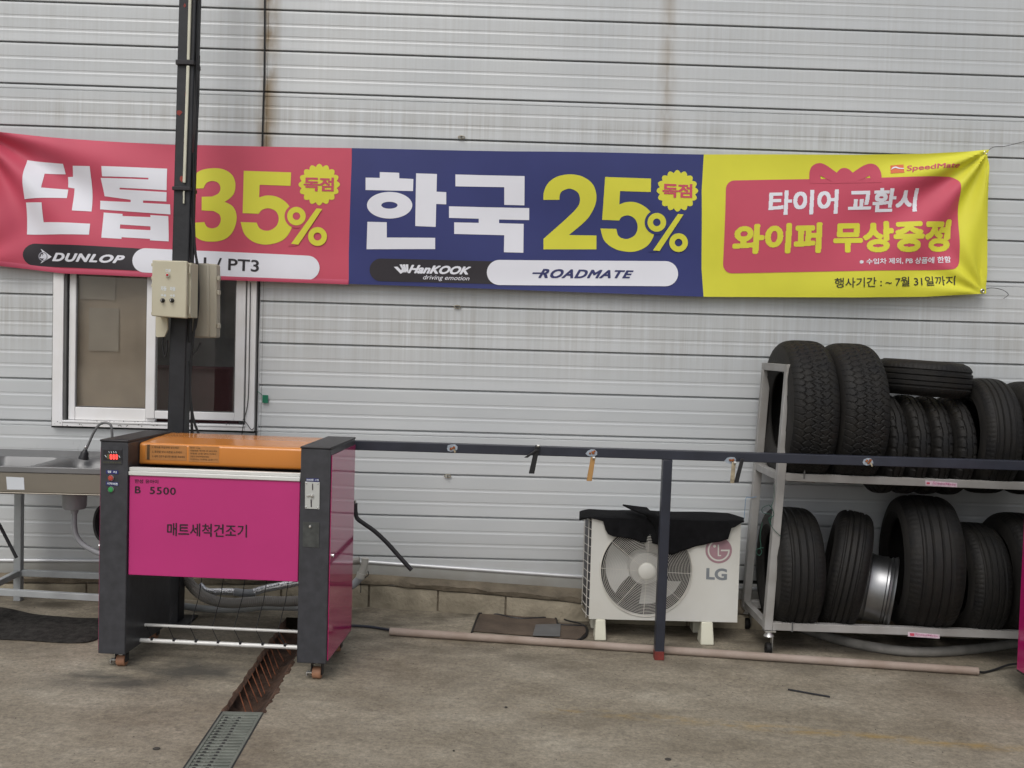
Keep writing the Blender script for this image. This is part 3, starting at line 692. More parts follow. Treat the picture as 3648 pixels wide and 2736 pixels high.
btext(Z2, '독점', [(1886, 282), (2060, 286), (2058, 368), (1884, 364)], 'bred', bold=.035, spacing=.9)
bprint(Z2, [pill(255, 783, 935, 800, 66)], 'bblack', 1, 'printed_label'); bprint(Z2, [pill(942, 798, 1905, 805, 73)], 'bwhite', 2, 'printed_label')
for k_ in range(4): bprint(Z2, [[(330 + k_ * 22, 765 - k_ * 5), (352 + k_ * 20, 764 - k_ * 4), (372 + k_ * 14, 785 - k_ * 3), (388 + k_ * 12, 765 - k_ * 5), (394 + k_ * 8, 790 - k_ * 3), (370 + k_ * 5, 806 - k_ * 2)]] if k_ == 0 else [[(345 + k_ * 18, 752), (360 + k_ * 18, 751), (388 + k_ * 9, 790), (380 + k_ * 9, 800)]], 'bwhite', 2, 'emblem')
btext(Z2, 'HanKOOK', [(422, 752), (778, 764), (766, 812), (410, 803)], 'bwhite', bold=.055, shear=.25)
btext(Z2, 'driving emotion', [(502, 812), (770, 820), (766, 852), (498, 846)], 'bwhite', offset=.004, shear=.2)
btext(Z2, 'ROADMATE', [(1182, 776), (1720, 786), (1710, 832), (1168, 830)], 'bnavy', 3, bold=.045, shear=.25, spacing=1.12)
bprint(Z2, [[(1135, 797), (1190, 797), (1186, 806), (1133, 806)]], 'bnavy', 3)
# yellow part
rr = []
for cx, cy, a0_ in ((295, 325, pi), (1720, 298, 1.5 * pi), (1722, 797, 0), (277, 822, .5 * pi)):
    rr += [(cx + 60 * cos(a0_ + pi / 2 * k / 8), cy + 60 * sin(a0_ + pi / 2 * k / 8)) for k in range(9)]
bprint(Z3, [rr], 'bred', 1, 'printed_label')
bprint(Z3, [sm([(793, 285, 1), (792, 215), (812, 168), (858, 148), (905, 162), (975, 212, 1), (1000, 187), (1028, 180), (1056, 188), (1082, 212, 1), (1150, 167), (1205, 150), (1247, 168), (1268, 215), (1266, 280, 1)]), [(865, 232), (942, 272), (868, 270)], [(1120, 268), (1193, 232), (1196, 266)]], 'bred', 2, 'bow_emblem')
btext(Z3, '타이어 교환시', [(515, 332), (1520, 312), (1518, 470), (513, 502)], 'bwhite', bold=.045, shear=.06)
btext(Z3, '와이퍼 무상증정', [(280, 560), (1736, 522), (1734, 738), (276, 756)], 'byellow', bold=.05, shear=.04)
btext(Z3, '※ 수입차 제외, PB 상품에 한함', [(1114, 788), (1728, 768), (1727, 814), (1113, 828)], 'bwhite', offset=.02)
btext(Z3, '행사기간 : ~ 7월 31일까지', [(947, 915), (1752, 898), (1751, 962), (945, 980)], 'bblack', 2, offset=.008)
bprint(Z3, [[(1334, 163), (1420, 157), (1418, 215), (1330, 219)]], 'borange', 1, 'emblem')
bprint(Z3, [sm([(1332, 196, 1), (1350, 176), (1370, 172), (1388, 180), (1418, 184, 1), (1418, 190, 1), (1385, 188), (1365, 182), (1350, 186)])], 'bwhite', 2, 'emblem')
btext(Z3, 'SpeedMate', [(1436, 166), (1776, 150), (1774, 190), (1434, 216)], 'bred', 1, bold=.025, shear=.15)
hm = MB(); rows = []
for i in range(141):                                   # the doubled lower hem
    x = -70 + 822 * i / 140; a_ = bpos(x, interp(BOT, x) - 9, .6); b_ = bpos(x, interp(BOT, x) + 1.5, 2.2)
    rows += [a_, (a_ + b_) / 2 + Vector((0, -.004, 0)), b_]
hm.add(rows, [(3 * i + k, 3 * i + 3 + k, 3 * i + 4 + k, 3 * i + 1 + k) for i in range(140) for k in (0, 1)])
obj('hem', hm, M['hem'], cl, smooth=80)
for px, py in ((2129, 329), (2122, 629), (-60, 280)):
    p = bpos(px, py, 2); n_ = Vector((0, -1, 0))
    obj('eyelet', MB().lathe([(.006, 0), (.013, .0), (.013, .003), (.009, .005), (.006, .003)], p, n_, 16, True), M['eyelet'], ban)
p = bpos(2129, 329, 2)
tag(obj('tie_wire', MB().tube(smooth_path([p, vY(2146, 318, -.05), vY(2170, 316, -.03), vY(2212, 306, -.02), vY(2260, 296, -.02)]), .0018, 6), M['cable']), 'thin wire pulling the banner corner up to the right', 'wire')
p = bpos(2122, 629, 2)
tag(obj('tie_wire', MB().tube(smooth_path([p, vY(2140, 622, -.05), vY(2165, 626, -.04), vY(2178, 636, -.03), vY(2168, 645, -.03)]), .0018, 6), M['cable']), 'loose curl of wire at the bottom right banner eyelet', 'wire')

# ---- small things on the wall
for px, py, lb in ((997, 297, 'just above the blue part of the banner'), (988, 663, 'just below the banner'), (967, 1028, 'below the dark rail')):
    p = vY(px, py, -.004)
    m = MB().lathe([(.004, -.02), (.004, .0)], p, (0, 1, 0), 8)
    rg = [p + Vector((.019 * cos(t_), -.006, .0085 * sin(t_))) for t_ in [2 * pi * k / 20 for k in range(21)]]
    m.tube(rg, .0035, 6, cap=False)
    tag(obj('wall_clip', m, M['oval']), 'small oval metal clip on the siding ' + lb, 'clip', 'oval clips on the siding')
cp = [vY(572, -20, -.012), vY(571, 150, -.012), vY(568, 250, -.012), vY(566, 330, -.014), vY(561, 600, -.012), vY(557, 750, -.012), vY(555, 860, -.016), vY(553, 940, -.014), vY(552, 1010, -.012)]
tag(obj('wall_cable', MB().tube(smooth_path(cp), .0052, 8), M['cable']), 'black cable running down the vertical joint right of the window', 'cable')
p = vY(573, 862, -.018)
tp = MB().box(p.x - .018, p.x + .017, -.020, -.014, p.z - .024, p.z + .024); tp.beam(vY(556, 845, -.018), vY(566, 853, -.018), .006, .003)
tag(obj('green_tag', tp, M['tape'], bevel=.002), 'small bright green tape tag on the cable right of the window', 'tag')
for a_, b_, lb in (([vY(541, 610, -.04), vY(539, 740, -.04), vY(536, 860, -.04), vY(528, 905, -.05), vY(523, 935, -.05), vY(522, 960, -.03)], .0028, 'thin black wire hanging down the right window frame'),
               ([vY(525, 905, -.05), vY(533, 915, -.05), vY(543, 928, -.045), vY(549, 924, -.03)], .0022, 'short looping wire at the lower right window corner')):
    tag(obj('window_wire', MB().tube(smooth_path(a_), b_, 6), M['cable']), lb, 'wire')

# ================================================================ POLE AND BOXES
PY = -.52
def vP(px, py, Y=PY): return vY(px, py, Y)
pr = root('steel_pole', 'tall black square steel pole rising in front of the banner', 'pole', (vP(388, 930).x, PY, ground(-1.7, PY)))
bt, tt = vP(382, 1000), vP(403, -60)
xb0, xb1, xt0, xt1 = vP(359, 1000).x, vP(395, 1000).x, vP(388, -60).x, vP(424, -60).x
zb_0 = ground(-1.7, PY); z1_ = 4.7
sl = (xt0 - xb0) / (vP(388, -60).z - vP(359, 1000).z)
x_at = lambda z: xb0 + sl * (z - vP(359, 1000).z)
wd = xb1 - xb0
m = MB(); m.hexa([(x_at(0), PY, zb_0), (x_at(0) + wd, PY, zb_0), (x_at(0) + wd, PY + .105, zb_0), (x_at(0), PY + .105, zb_0)], [(x_at(z1_), PY, z1_), (x_at(z1_) + wd, PY, z1_), (x_at(z1_) + wd, PY + .105, z1_), (x_at(z1_), PY + .105, z1_)])
obj('post', m, M['polemat'], pr, bevel=.006)
m = MB().box(x_at(0) - .06, x_at(0) + wd + .06, PY - .06, PY + .165, zb_0 - .01, zb_0 + .012); obj('base_plate', m, M['polemat'], pr, bevel=.002)
for px, py, sx, sz in ((387, 243, .014, .016), (403, 205, .009, .016), (392, 386, .009, .018), (410, 12, .010, .03), (399, 12, .007, .012)):
    p = vP(px, py, PY - .0015); o = [p + Vector((sx * random.uniform(.7, 1.2) * cos(t_), 0, sz * random.uniform(.7, 1.2) * sin(t_))) for t_ in [2 * pi * k / 9 for k in range(9)]]
    obj('paint_chip', MB().prism(o, (0, .0012, 0)), M['primer'], pr)
cv = root('cable_cover', 'slim cream cable cover strip taped up the front of the black pole', 'cable cover', (vP(402, 400).x, PY - .01, vP(402, 430).z))
m = MB().beam(vP(412, -50, PY - .008) + (vP(412, -50, PY - .008) - vP(407, 130, PY - .008)) * 2.6, vP(407, 130, PY - .008), .016, .012, (0, 1, 0)); m.beam(vP(406.5, 142, PY - .008), vP(398, 395, PY - .008), .016, .012, (0, 1, 0)); m.beam(vP(397.5, 412, PY - .008), vP(397, 440, PY - .008), .009, .01, (0, 1, 0))
obj('strip', m, M['cream'], cv, bevel=.003)
for a_, b_ in ((131, 141), (404, 412)):
    x0, x1 = x_at(vP(400, a_).z) - .004, x_at(vP(400, a_).z) + wd + .004
    obj('tape_band', MB().box(x0, x1, PY - .018, PY + .109, vP(400, b_).z, vP(400, a_).z), M['foam'], cv, bevel=.003)
cab = root('pole_cables', 'bundle of black cables running down the right side of the pole', 'cables', (vP(430, 600).x, PY + .03, vP(430, 940).z))
for pts, r_ in (([(440, -600), (428, 0), (424, 150), (426, 260), (420, 400), (417, 470), (424, 560), (428, 600), (429, 650), (424, 700), (414, 725)], .006), ([(431, 120), (428, 240), (420, 330), (413, 470), (412, 560)], .004),
                ([(417, 330), (420, 520), (427, 580), (424, 660), (413, 780), (411, 850), (418, 905), (428, 934), (434, 946)], .007), ([(413, 700), (414, 760), (410, 830), (414, 900), (417, 940)], .005),
                ([(408, 780), (412, 870), (413, 945)], .004), ([(412, 470), (416, 520), (412, 640), (410, 740)], .009)):
    obj('cable', MB().tube(smooth_path([vP(x, y, PY + .02) for x, y in pts]), r_, 8), M['cable'], cab)
obj('cable', MB().tube(smooth_path([vP(x, y, PY - .01) for x, y in ((362, 700), (357, 712), (352, 738), (352, 755), (356, 770), (360, 758), (361, 735))]), .005, 8), M['cable'], cab)
obj('cable', MB().tube(smooth_path([vP(x, y, PY + .02) for x, y in ((433, 740), (426, 755), (414, 770), (411, 790))]), .005, 8), M['cable'], cab)

BY = PY - .16
cb = root('control_box', 'beige control box with red lamp and two black knobs on the front of the pole', 'electrical box', (vY(372, 690, BY).x, BY, vY(372, 690, BY).z))
Z6 = (450, 850, 2.212)
def z6(x, y, Y=BY): return fY(*T(Z6, x, y), Y)
def slab(mb, pxs, y0, y1, zf_=z6):
    a_ = [zf_(x, y, y0) for x, y in pxs]; return mb.prism(a_, (0, y1 - y0, 0))
m = MB(); slab(m, [(203, 168), (478, 176), (474, 630), (196, 610)], BY, BY + .03); obj('door', m, M['beige'], cb, bevel=.006)
m = MB(); p0, p1 = z6(210, 172), z6(482, 628); m.box(p0.x + .006, p1.x + .006, BY + .033, PY - .002, p1.z + .004, p0.z - .004); obj('case', m, M['beige'], cb, bevel=.004)
for yy_ in (240, 560):
    p = z6(484, yy_); obj('hinge', MB().cyl(p + Vector((.006, .02, -.022)), p + Vector((.006, .02, .022)), .006, 10), M['beige2'], cb)
for yy_ in (205, 310, 370, 590):
    p = z6(198, yy_); obj('latch', MB().box(p.x - .004, p.x + .004, BY + .006, BY + .03, p.z - .008, p.z + .008), M['beige'], cb, bevel=.002)
p = z6(328, 288); la = obj('lamp_bezel', MB().lathe([(0, .012), (.009, .012), (.012, .006), (.012, 0)], p, (0, -1, 0), 18), M['chrome'], cb); obj('lamp_lens', MB().lathe([(0, .018), (.005, .017), (.0075, .012)], p, (0, -1, 0), 14), M['lampred'], la)
for x in (287, 360):
    p = z6(x, 487); kb = obj('knob', MB().lathe([(0, .022), (.007, .022), (.008, .008), (.012, .006), (.012, 0)], p, (0, -1, 0), 18), M['cable'], cb)
    obj('knob_pointer', MB().box(p.x - .002, p.x + .002, p.y - .026, p.y - .022, p.z - .006, p.z + .007), M['chrome'], kb)
def flat(z, q, body, mt, name, parent, Y, **k):
    me = text2d(body, **k); return place2d(me, quad_map(me, q, lambda x, y: fY(*T(z, x, y), Y)), name, M[mt], parent)
for q, s_ in (([(307, 238), (350, 240), (349, 262), (306, 260)], '전원'), ([(272, 375), (318, 377), (317, 412), (271, 410)], '자동'), ([(344, 378), (388, 380), (387, 414), (343, 412)], '자동'), ([(272, 436), (316, 438), (315, 458), (271, 456)], '수동'), ([(344, 438), (386, 440), (385, 460), (343, 458)], '수동')):
    flat(Z6, q, s_, 'label', 'lettering', cb, BY - .001, offset=.02)
m = MB(); slab(m, [(230, 600), (325, 625), (326, 715), (300, 775), (238, 778), (230, 765)], PY - .05, PY - .035); obj('mounting_plate', m, M['beige'], cb, bevel=.002)
RYb = PY + .10
rb = root('junction_box', 'older beige junction box with side latches mounted behind the right of the pole', 'electrical box', (z6(620, 780, RYb).x, RYb, z6(620, 780, RYb).z))
m = MB(); slab(m, [(480, 190), (655, 195), (655, 785), (480, 780)], RYb, RYb + .05); obj('case', m, M['beige2'], rb, bevel=.012)
m = MB(); slab(m, [(640, 197), (706, 200), (712, 215), (712, 770), (706, 782), (640, 784)], RYb + .012, RYb + .09); obj('lid', m, M['beige2'], rb, bevel=.008)
for yy_ in (312, 425, 688):
    p = z6(722, yy_, RYb); obj('latch', MB().box(p.x - .008, p.x + .006, RYb + .01, RYb + .04, p.z - .013, p.z + .013), M['beige2'], rb, bevel=.003)

# ================================================================ MAT WASHER
Z4 = (300, 1480, 1.659)
MO, MR = Vector((-1.868, -1.24, 0.0)), -.0727
MI = (Matrix.Translation(MO) @ Matrix.Rotation(MR, 4, 'Z')).inverted(); MW = MI.inverted()
def ml(x, y, dep, z=Z4):        # crop pixel -> washer-local point at local depth dep
    X, Y = T(z, x, y); c = MI @ CL; d = MI.to_3x3() @ ray(X, Y); return c + d * ((dep - c.y) / d.y)
def ft(z, q, body, mt, name, parent, dep, tilt=None, **k):
    bd = k.pop('bold', 0); me = bold2d(body, bd, **k) if bd else text2d(body, **k); f_ = quad_map(me, q, lambda x, y: MW @ ml(x, y, dep, z)); return place2d(me, f_, name, M[mt], parent)
def washer(origin, rz, label, full=True, prints=True):
    o = root('mat_washing_machine', label, 'washing machine', origin, rz, 'pink floor mat washing machines')
    L = dict(parent=o, local=True)
    W_, D_, zb0, zt0 = 1.113, .532, .085, 1.116
    pw = .134
    for x0, x1 in ((0, pw), (W_ - .143, W_)):
        inner = x1 if x0 == 0 else x0
        m = MB().box(x0, x1, 0, D_, zb0, zt0 - .006); p = obj('side_cabinet', m, M['wash'], bevel=.004, **L)
        m = MB().box(x0 - .003, x1 + .003, -.004, D_ + .004, zt0 - .0058, zt0 + .004); obj('cabinet_top', m, M['washin'], bevel=.003, **L)
        sx = x1 if x0 > 0 else x0; s = 1 if x0 > 0 else -1
        m = MB(); a_, b_ = sx + s * .001, sx + s * .005
        m.add([(a_, .012, zb0 + .014), (a_, D_ - .012, zb0 + .014), (a_, D_ - .012, zt0 - .035), (a_, .012, zt0 - .035), (b_, .012, zb0 + .014), (b_, D_ - .012, zb0 + .014), (b_, D_ - .012, zt0 - .035), (b_, .012, zt0 - .035)], [(0, 1, 2, 3), (4, 5, 6, 7), (0, 1, 5, 4), (1, 2, 6, 5), (2, 3, 7, 6), (3, 0, 4, 7)])
        sp = obj('side_panel', m, M['pinkside'], **L)
        obj('panel_lock', MB().cyl((b_, .035, .60), (b_ + s * .012, .035, .60), .010, 14), M['chrome'], parent=sp, local=True)
    m = MB().box(pw + .002, W_ - .145, .30, D_ - .03, .47, .99); obj('tub', m, M['washin'], bevel=.01, **L)
    # pink front door with its aluminium top edge
    m = MB().box(pw + .003, W_ - .148, .014, .034, .470, .952); door = obj('front_panel', m, M['pink'], bevel=.003, **L)
    m = MB().box(pw + .001, W_ - .146, .006, .040, .952, .972); m.box(pw + .001, W_ - .146, .012, .040, .972, .990); obj('door_trim', m, M['alu'], bevel=.003, **L)
    # orange hood, rounded front and gently rising top
    x0, x1 = pw + .004, W_ - .147
    prof = [(.128, .992), (.123, .998), (.122, 1.003), (.122, 1.05), (.122, 1.082), (.1222, 1.0838), (.125, 1.0905), (.131, 1.0955), (.138, 1.0973), (.142, 1.0975), (.30, 1.107), (D_ - .02, 1.112), (D_ - .005, 1.100), (D_ - .004, .99), (D_ - .02, .99), (.14, .990)]
    m = MB().prism([(x0, y, z) for y, z in prof], (x1 - x0, 0, 0)); hood = obj('orange_hood', m, M['orange'], smooth=50, **L)
    if full:
        bars = MB().cyl((pw, .17, .105), (W_ - .145, .17, .105), .011, 12); obj('front_bar', bars, M['alu'], **L)
        bars = MB().cyl((pw, .22, .168), (W_ - .145, .22, .168), .008, 12); obj('rear_bar', bars, M['alu'], **L)
        for k in range(7):
            x = pw + .06 + k * .112
            obj('basket_wire', MB().tube([(x, .17, .112), (x - .055, .22, .172)], .0018, 6), M['cable'], **L)
            obj('basket_wire', MB().tube([(x + .06, .22, .172), (x + .072, .30, .30), (x + .085, .33, .47)], .0022, 6), M['cable'], **L)
            obj('basket_clip', MB().box(x - .006, x + .006, .160, .181, .100, .120), M['washin'], **L)
        # control side
        q = lambda x, y: ml(x, y, -.0015); 
        def plate(name, pts, mt, parent, z=Z4, dep=-.0015, th=.0015):
            P = [ml(x, y, dep, z) for x, y in pts]; return obj(name, MB().prism(P, (0, th, 0)), M[mt], parent=parent, local=True)
        Z7 = (340, 1540, 6.144)
        dp = plate('display_panel', [(150, 352), (583, 365), (583, 700), (155, 690)], 'wash', o, Z7, -.003, .003)
        plate('display_frame', [(172, 385), (572, 395), (570, 620), (170, 608)], 'washin', dp, Z7, -.0045)
        plate('led_window', [(252, 482), (310, 480), (310, 590), (258, 585)], 'olive', dp, Z7, -.006)
        for k in range(3):
            ft(Z7, [(312 + k * 62, 478), (362 + k * 62, 480), (366 + k * 62, 598), (316 + k * 62, 594)], '8', 'led', 'led_digit', dp, -.0065, offset=.035)
        for k in range(4): plate('indicator_mark', [(285 + k * 50, 415), (293 + k * 50, 413), (312 + k * 50, 455), (304 + k * 50, 457)], 'label', dp, Z7, -.0062)
        plate('indicator_mark', [(200, 500), (212, 497), (245, 545), (233, 549)], 'label', dp, Z7, -.0062); plate('indicator_mark', [(500, 512), (512, 509), (540, 552), (530, 556)], 'label', dp, Z7, -.0062)
        ft(Z7, [(165, 635), (560, 648), (558, 684), (163, 672)], '투입구에 동전을 넣으세요', 'olive', 'lettering', dp, -.0062, offset=.01)
        for yb, c, s_, q_ in ((825, 'redbtn', '정 지', [(262, 835), (462, 850), (460, 900), (260, 890)]), (1080, 'green', '시작버튼', [(255, 1090), (492, 1110), (490, 1162), (253, 1145)])):
            pb = plate('button_label', [(228, yb), (498, yb + 12), (500, yb + 92), (232, yb + 82)], 'navy', o, Z7, -.002)
            ft(Z7, q_, s_, 'label', 'lettering', pb, -.0032, offset=.02)
            cc = ml(345, yb + (175 if c == 'redbtn' else 172), 0, Z7)
            bz = obj('button_bezel', MB().lathe([(.0105, .004), (.0135, .007), (.016, .004), (.016, 0)], cc, (0, -1, 0), 22), M['chrome'], **L)
            obj('button', MB().lathe([(0, .009), (.0105, .008), (.012, .002)], cc, (0, -1, 0), 22), M[c], parent=bz, local=True)
        # coin side
        Z8 = (1020, 1500, 3.457)
        pl = plate('coin_label', [(245, 703), (402, 710), (402, 748), (245, 742)], 'navy', o, Z8, -.002)
        ft(Z8, [(250, 708), (396, 716), (395, 740), (249, 734)], '500원 1개', 'label', 'lettering', pl, -.0035, offset=.02)
        cs = plate('coin_plate', [(231, 745), (410, 755), (406, 1085), (230, 1077)], 'panelwhite', o, Z8, -.005, .005)
        for x, y in ((245, 765), (393, 770), (243, 1058), (388, 1066)): obj('screw', MB().lathe([(0, .003), (.004, .002), (.005, 0)], ml(x, y, -.005, Z8), (0, -1, 0), 10), M['chrome'], parent=cs, local=True)
        plate('coin_slot', [(318, 772), (328, 772), (328, 850), (318, 850)], 'ink', cs, Z8, -.0065); plate('coin_slot', [(298, 965), (312, 965), (314, 1058), (300, 1058)], 'ink', cs, Z8, -.0065)
        obj('coin_button', MB().lathe([(0, .011), (.007, .010), (.009, .003), (.009, 0)], ml(318, 918, -.005, Z8), (0, -1, 0), 16), M['chrome'], parent=cs, local=True)
        obj('coin_lever', MB().beam(ml(250, 925, -.008, Z8), ml(318, 920, -.008, Z8), .003, .004), M['chrome'], parent=cs, local=True)
        rp = plate('coin_return_hatch', [(205, 1240), (408, 1250), (400, 1560), (200, 1545)], 'washin', o, Z8, -.003, .003)
        rp.data.materials[0] = M['hatch']
        obj('hatch_lock', MB().lathe([(0, .009), (.006, .008), (.008, 0)], ml(297, 1298, -.003, Z8), (0, -1, 0), 14), M['chrome'], parent=rp, local=True)
        # lettering on the door
        ft(Z4, [(298, 376), (438, 380), (437, 404), (297, 400)], '한성 유아이', 'ink', 'lettering', door, .0125, offset=.015)
        ft(Z4, [(300, 418), (334, 419), (333, 461), (299, 460)], 'B', 'ink', 'lettering', door, .0125, offset=.02)
        ft(Z4, [(388, 421), (542, 427), (541, 470), (387, 464)], '5500', 'ink', 'lettering', door, .0125, bold=.02, spacing=1.1)
        ft(Z4, [(490, 634), (962, 645), (961, 722), (489, 712)], '매트세척건조기', 'ink', 'lettering', door, .0125, bold=.02)
        # stickers on the hood
        hp = plate('hood_sticker', [(362, 172), (606, 180), (605, 268), (362, 260)], 'tint', hood, Z4, .1205, .001); hp2 = plate('hood_sticker', [(618, 180), (797, 185), (796, 279), (617, 273)], 'tint', hood, Z4, .1205, .001)
        plate('sticker_bar', [(372, 172), (388, 172), (386, 262), (370, 260)], 'inksoft', hp, Z4, .1195, .0008)
        for k, s_ in enumerate(('1. 매트를 투입구에 넣으세요', '2. 동전을 넣고 버튼을 누르세요', '3. 세척 건조가 끝나면 매트를 꺼내세요')):
            y = 180 + k * 27; ft(Z4, [(402, y), (560 + 18 * k, y + 5), (559 + 18 * k, y + 18), (401, y + 13)], s_, 'inksoft', 'lettering', hp, .1190, offset=.01)
        for k, s_ in enumerate(('주의 사항', '이물질을 제거한 후 넣으세요', '작동중 손을 넣지 마세요', '고장시 관리자에게 연락', '어린이는 사용을 금합니다')):
            y = 186 + k * 17; w__ = (60, 160, 155, 110, 162)[k]; ft(Z4, [(626, y), (626 + w__, y + 4), (626 + w__, y + 13), (625, y + 9)], s_, 'inksoft', 'lettering', hp2, .1190, offset=.01)
    for x, y in ((.09, .06), (W_ - .06, .07), (.07, D_ - .06), (W_ - .06, D_ - .06)):
        P = MW @ Vector((x, y, 0)) if full else (Matrix.Translation(Vector(origin)) @ Matrix.Rotation(rz, 4, 'Z')) @ Vector((x, y, 0)); gz = ground(P.x, P.y) - origin[2]
        c = obj('caster', MB().box(x - .028, x + .028, y - .028, y + .028, zb0 - .008, zb0 - .001).lathe([(0, 0), (.016, 0), (.016, .012)], (x, y, zb0 - .018), (0, 0, 1), 14), M['zinc'], **L)
        m = MB(); m.box(x - .028, x - .023, y - .016, y + .022, gz + .022, zb0 - .012); m.box(x + .023, x + .028, y - .016, y + .022, gz + .022, zb0 - .012); m.box(x - .028, x + .028, y - .012, y + .018, zb0 - .02, zb0 - .012)
        obj('caster_fork', m, M['washin'], parent=c, local=True, bevel=.002)
        obj('caster_wheel', MB().lathe([(.008, -.021), (.026, -.021), (.029, -.016), (.029, .016), (.026, .021), (.008, .021)], (x, y + .004, gz + .029), (1, 0, 0), 20, True), M['tan'], parent=c, local=True)
        if y < .2: obj('brake_lever', MB().box(x - .05, x - .022, y - .02, y + .004, gz + .03, gz + .036).box(x - .05, x - .045, y - .02, y, gz + .015, gz + .031), M['zinc'], parent=c, local=True, bevel=.001)
    return o
M['hatch'] = mat('worn_steel_hatch', (.085, .09, .088), .35, .4, .25, 30)
washer(tuple(MO), MR, 'mat washing machine with magenta front door, orange hood and red digital display', True)
p = vY(2203, 1400, -1.02)
washer((p.x, -1.53, -.06), -.0, 'second pink and charcoal mat washing machine cut off by the right edge of the photo', False)

# ---- hoses and ducts seen under and beside the washer
Z5 = (600, 2000, 2.765)
def z5(x, y, Y): return fY(*T(Z5, x, y), Y)
h = [z5(x, y, -.42) for x, y in ((120, -60), (160, 120), (230, 240), (340, 340), (480, 395), (640, 410), (800, 400), (950, 390), (1100, 395), (1260, 390), (1400, 380))]
tag(obj('drain_hose', MB().tube(smooth_path(h, 16), .030, 14, rib=.93), M['hose']), 'thick grey corrugated hose curving down below the pink washer door', 'hose')
h = [z5(x, y, -.34) for x, y in ((150, 440), (260, 455), (400, 470), (600, 475), (760, 468), (900, 452), (1050, 450), (1260, 455), (1450, 450))]
tag(obj('floor_hose', MB().tube(smooth_path(h), .019, 12), M['hose2']), 'thin pale grey hose, lowest of the hoses behind the washer', 'hose')
du = root('foil_duct', 'silver foil wrapped duct behind the washer, highest of its pipes', 'duct', z5(700, 300, -.3))
for a_, b_, mt in ((( (300, 230), (360, 285), (420, 300), (520, 298), (660, 300)), .021, 'foil'), (((650, 300), (760, 312), (860, 305)), .0225, 'plast'), (((850, 300), (950, 270), (1050, 250), (1200, 222), (1330, 195)), .022, 'foil')):
    obj('duct_section', MB().tube(smooth_path([z5(x, y, -.30) for x, y in a_]), b_, 14, rib=1.0), M[mt], du)
pp = root('pvc_elbow', 'grey plastic pipe elbow sticking out past the right side of the washer', 'pipe', fY(1275, 2040, -.2))
Z3b = (1200, 1500, 1.843)
q3 = lambda x, y, Y=-.2: fY(*T(Z3b, x, y), Y)
obj('pipe', MB().tube(smooth_path([q3(186, 900), q3(180, 950), q3(160, 1010)]), .0215, 16), M['pvc'], pp); obj('collar', MB().cyl(q3(163, 998), q3(152, 1030), .0265, 16), M['pvc'], pp)
obj('pipe_end', MB().tube([q3(155, 1025), q3(110, 1075), q3(60, 1100)], .022, 16), M['plast'], pp); obj('pipe_bracket', MB().cyl(q3(60, 930), q3(150, 915), .020, 14), M['hose'], pp)
obj('strap', MB().tube(smooth_path([q3(205, 985), q3(207, 1010), q3(175, 1035)]), .003, 6), M['cable'], pp); obj('strap', MB().tube([q3(155, 1060), q3(158, 1095), q3(156, 1128)], .0028, 6), M['cable'], pp)
hd = root('foam_handle', 'bent black foam covered handle sticking out behind the washer, pointing down right', 'handle', q3(300, 750, -.4))
obj('grip', MB().tube(smooth_path([q3(x, y, -.40) for x, y in ((121, 540), (123, 600), (135, 640), (180, 675), (250, 725), (330, 800), (410, 890), (490, 978))]), .0125, 12), M['foam'], hd)
obj('tip', MB().tube([q3(118, 520, -.40), q3(121, 545, -.40)], .008, 10), M['chrome'], hd)
cl_ = MB()
c0_ = vY(222, 1130, -.45)
for k in range(5): cl_.tube([c0_ + Vector((.045 * cos(t_) + .006 * k, .014 * k, .095 * sin(t_) + .004 * k)) for t_ in [2 * pi * i / 28 for i in range(29)]], .010, 8, cap=False)
tag(obj('coiled_hose', cl_, M['cable']), 'black coiled hose hanging half hidden left of the washer', 'hose')
tag(obj('floor_cable', MB().tube(smooth_path([vG(755, 1351, .01), vG(800, 1354, .008), vG(850, 1362, .012)]), .0075, 8), M['rail']), 'short dark cable entering the left end of the long pipe', 'cable')

# ================================================================ RAIL WITH POST
def railY(x): return -.70 - .028 * (x + .7)
ra, rb_ = fY(1262, 1585, -.70), fY(3648, 1658, -.80)
rd = (rb_ - ra) / (rb_.x - ra.x); re_ = ra + rd * (3.6 - ra.x)
ral = root('hanging_rail', 'dark square steel rail on a post in front of the air conditioner and tyre rack', 'rail', (.92, -.745, ground(.92, -.745)))
obj('rail_tube', MB().beam(ra, re_, .05, .05), M['rail'], ral, bevel=.003)
pc = ra + rd * (fY(2376, 1650, -.745).x - ra.x)
pb_ = fY(2347, 2318, -.745)
obj('post', MB().beam((pc.x, pc.y, pc.z - .0255), (pb_.x, pc.y, pb_.z), .05, .05, (0, 1, 0)), M['rail'], ral, bevel=.003)
gzz = ground(pb_.x, pc.y)
obj('post_foot', MB().box(pb_.x - .026, pb_.x + .025, pc.y - .026, pc.y + .026, min(gzz, pb_.z - .03), pb_.z + .004), mat('red_foot_paint', (.17, .025, .02), .6, 0, .3, 30), ral, bevel=.002)
obj('post', MB().beam(ra + rd * 4.0 - Vector((0, 0, .0255)), Vector((ra + rd * 4.0).to_tuple()[:2] + (ground(3.2, -.8),)), .05, .05, (0, 1, 0)), M['rail'], ral)
Zr = (1400, 1500, 1.58)
def railp(px, py): # point on the rail's front face under a photo pixel
    d = ray(px, py); t_ = 1.0
    x = fY(px, py, -.74).x; yy = ra.y + rd.y * (x - ra.x) - .0255; return fY(px, py, yy)
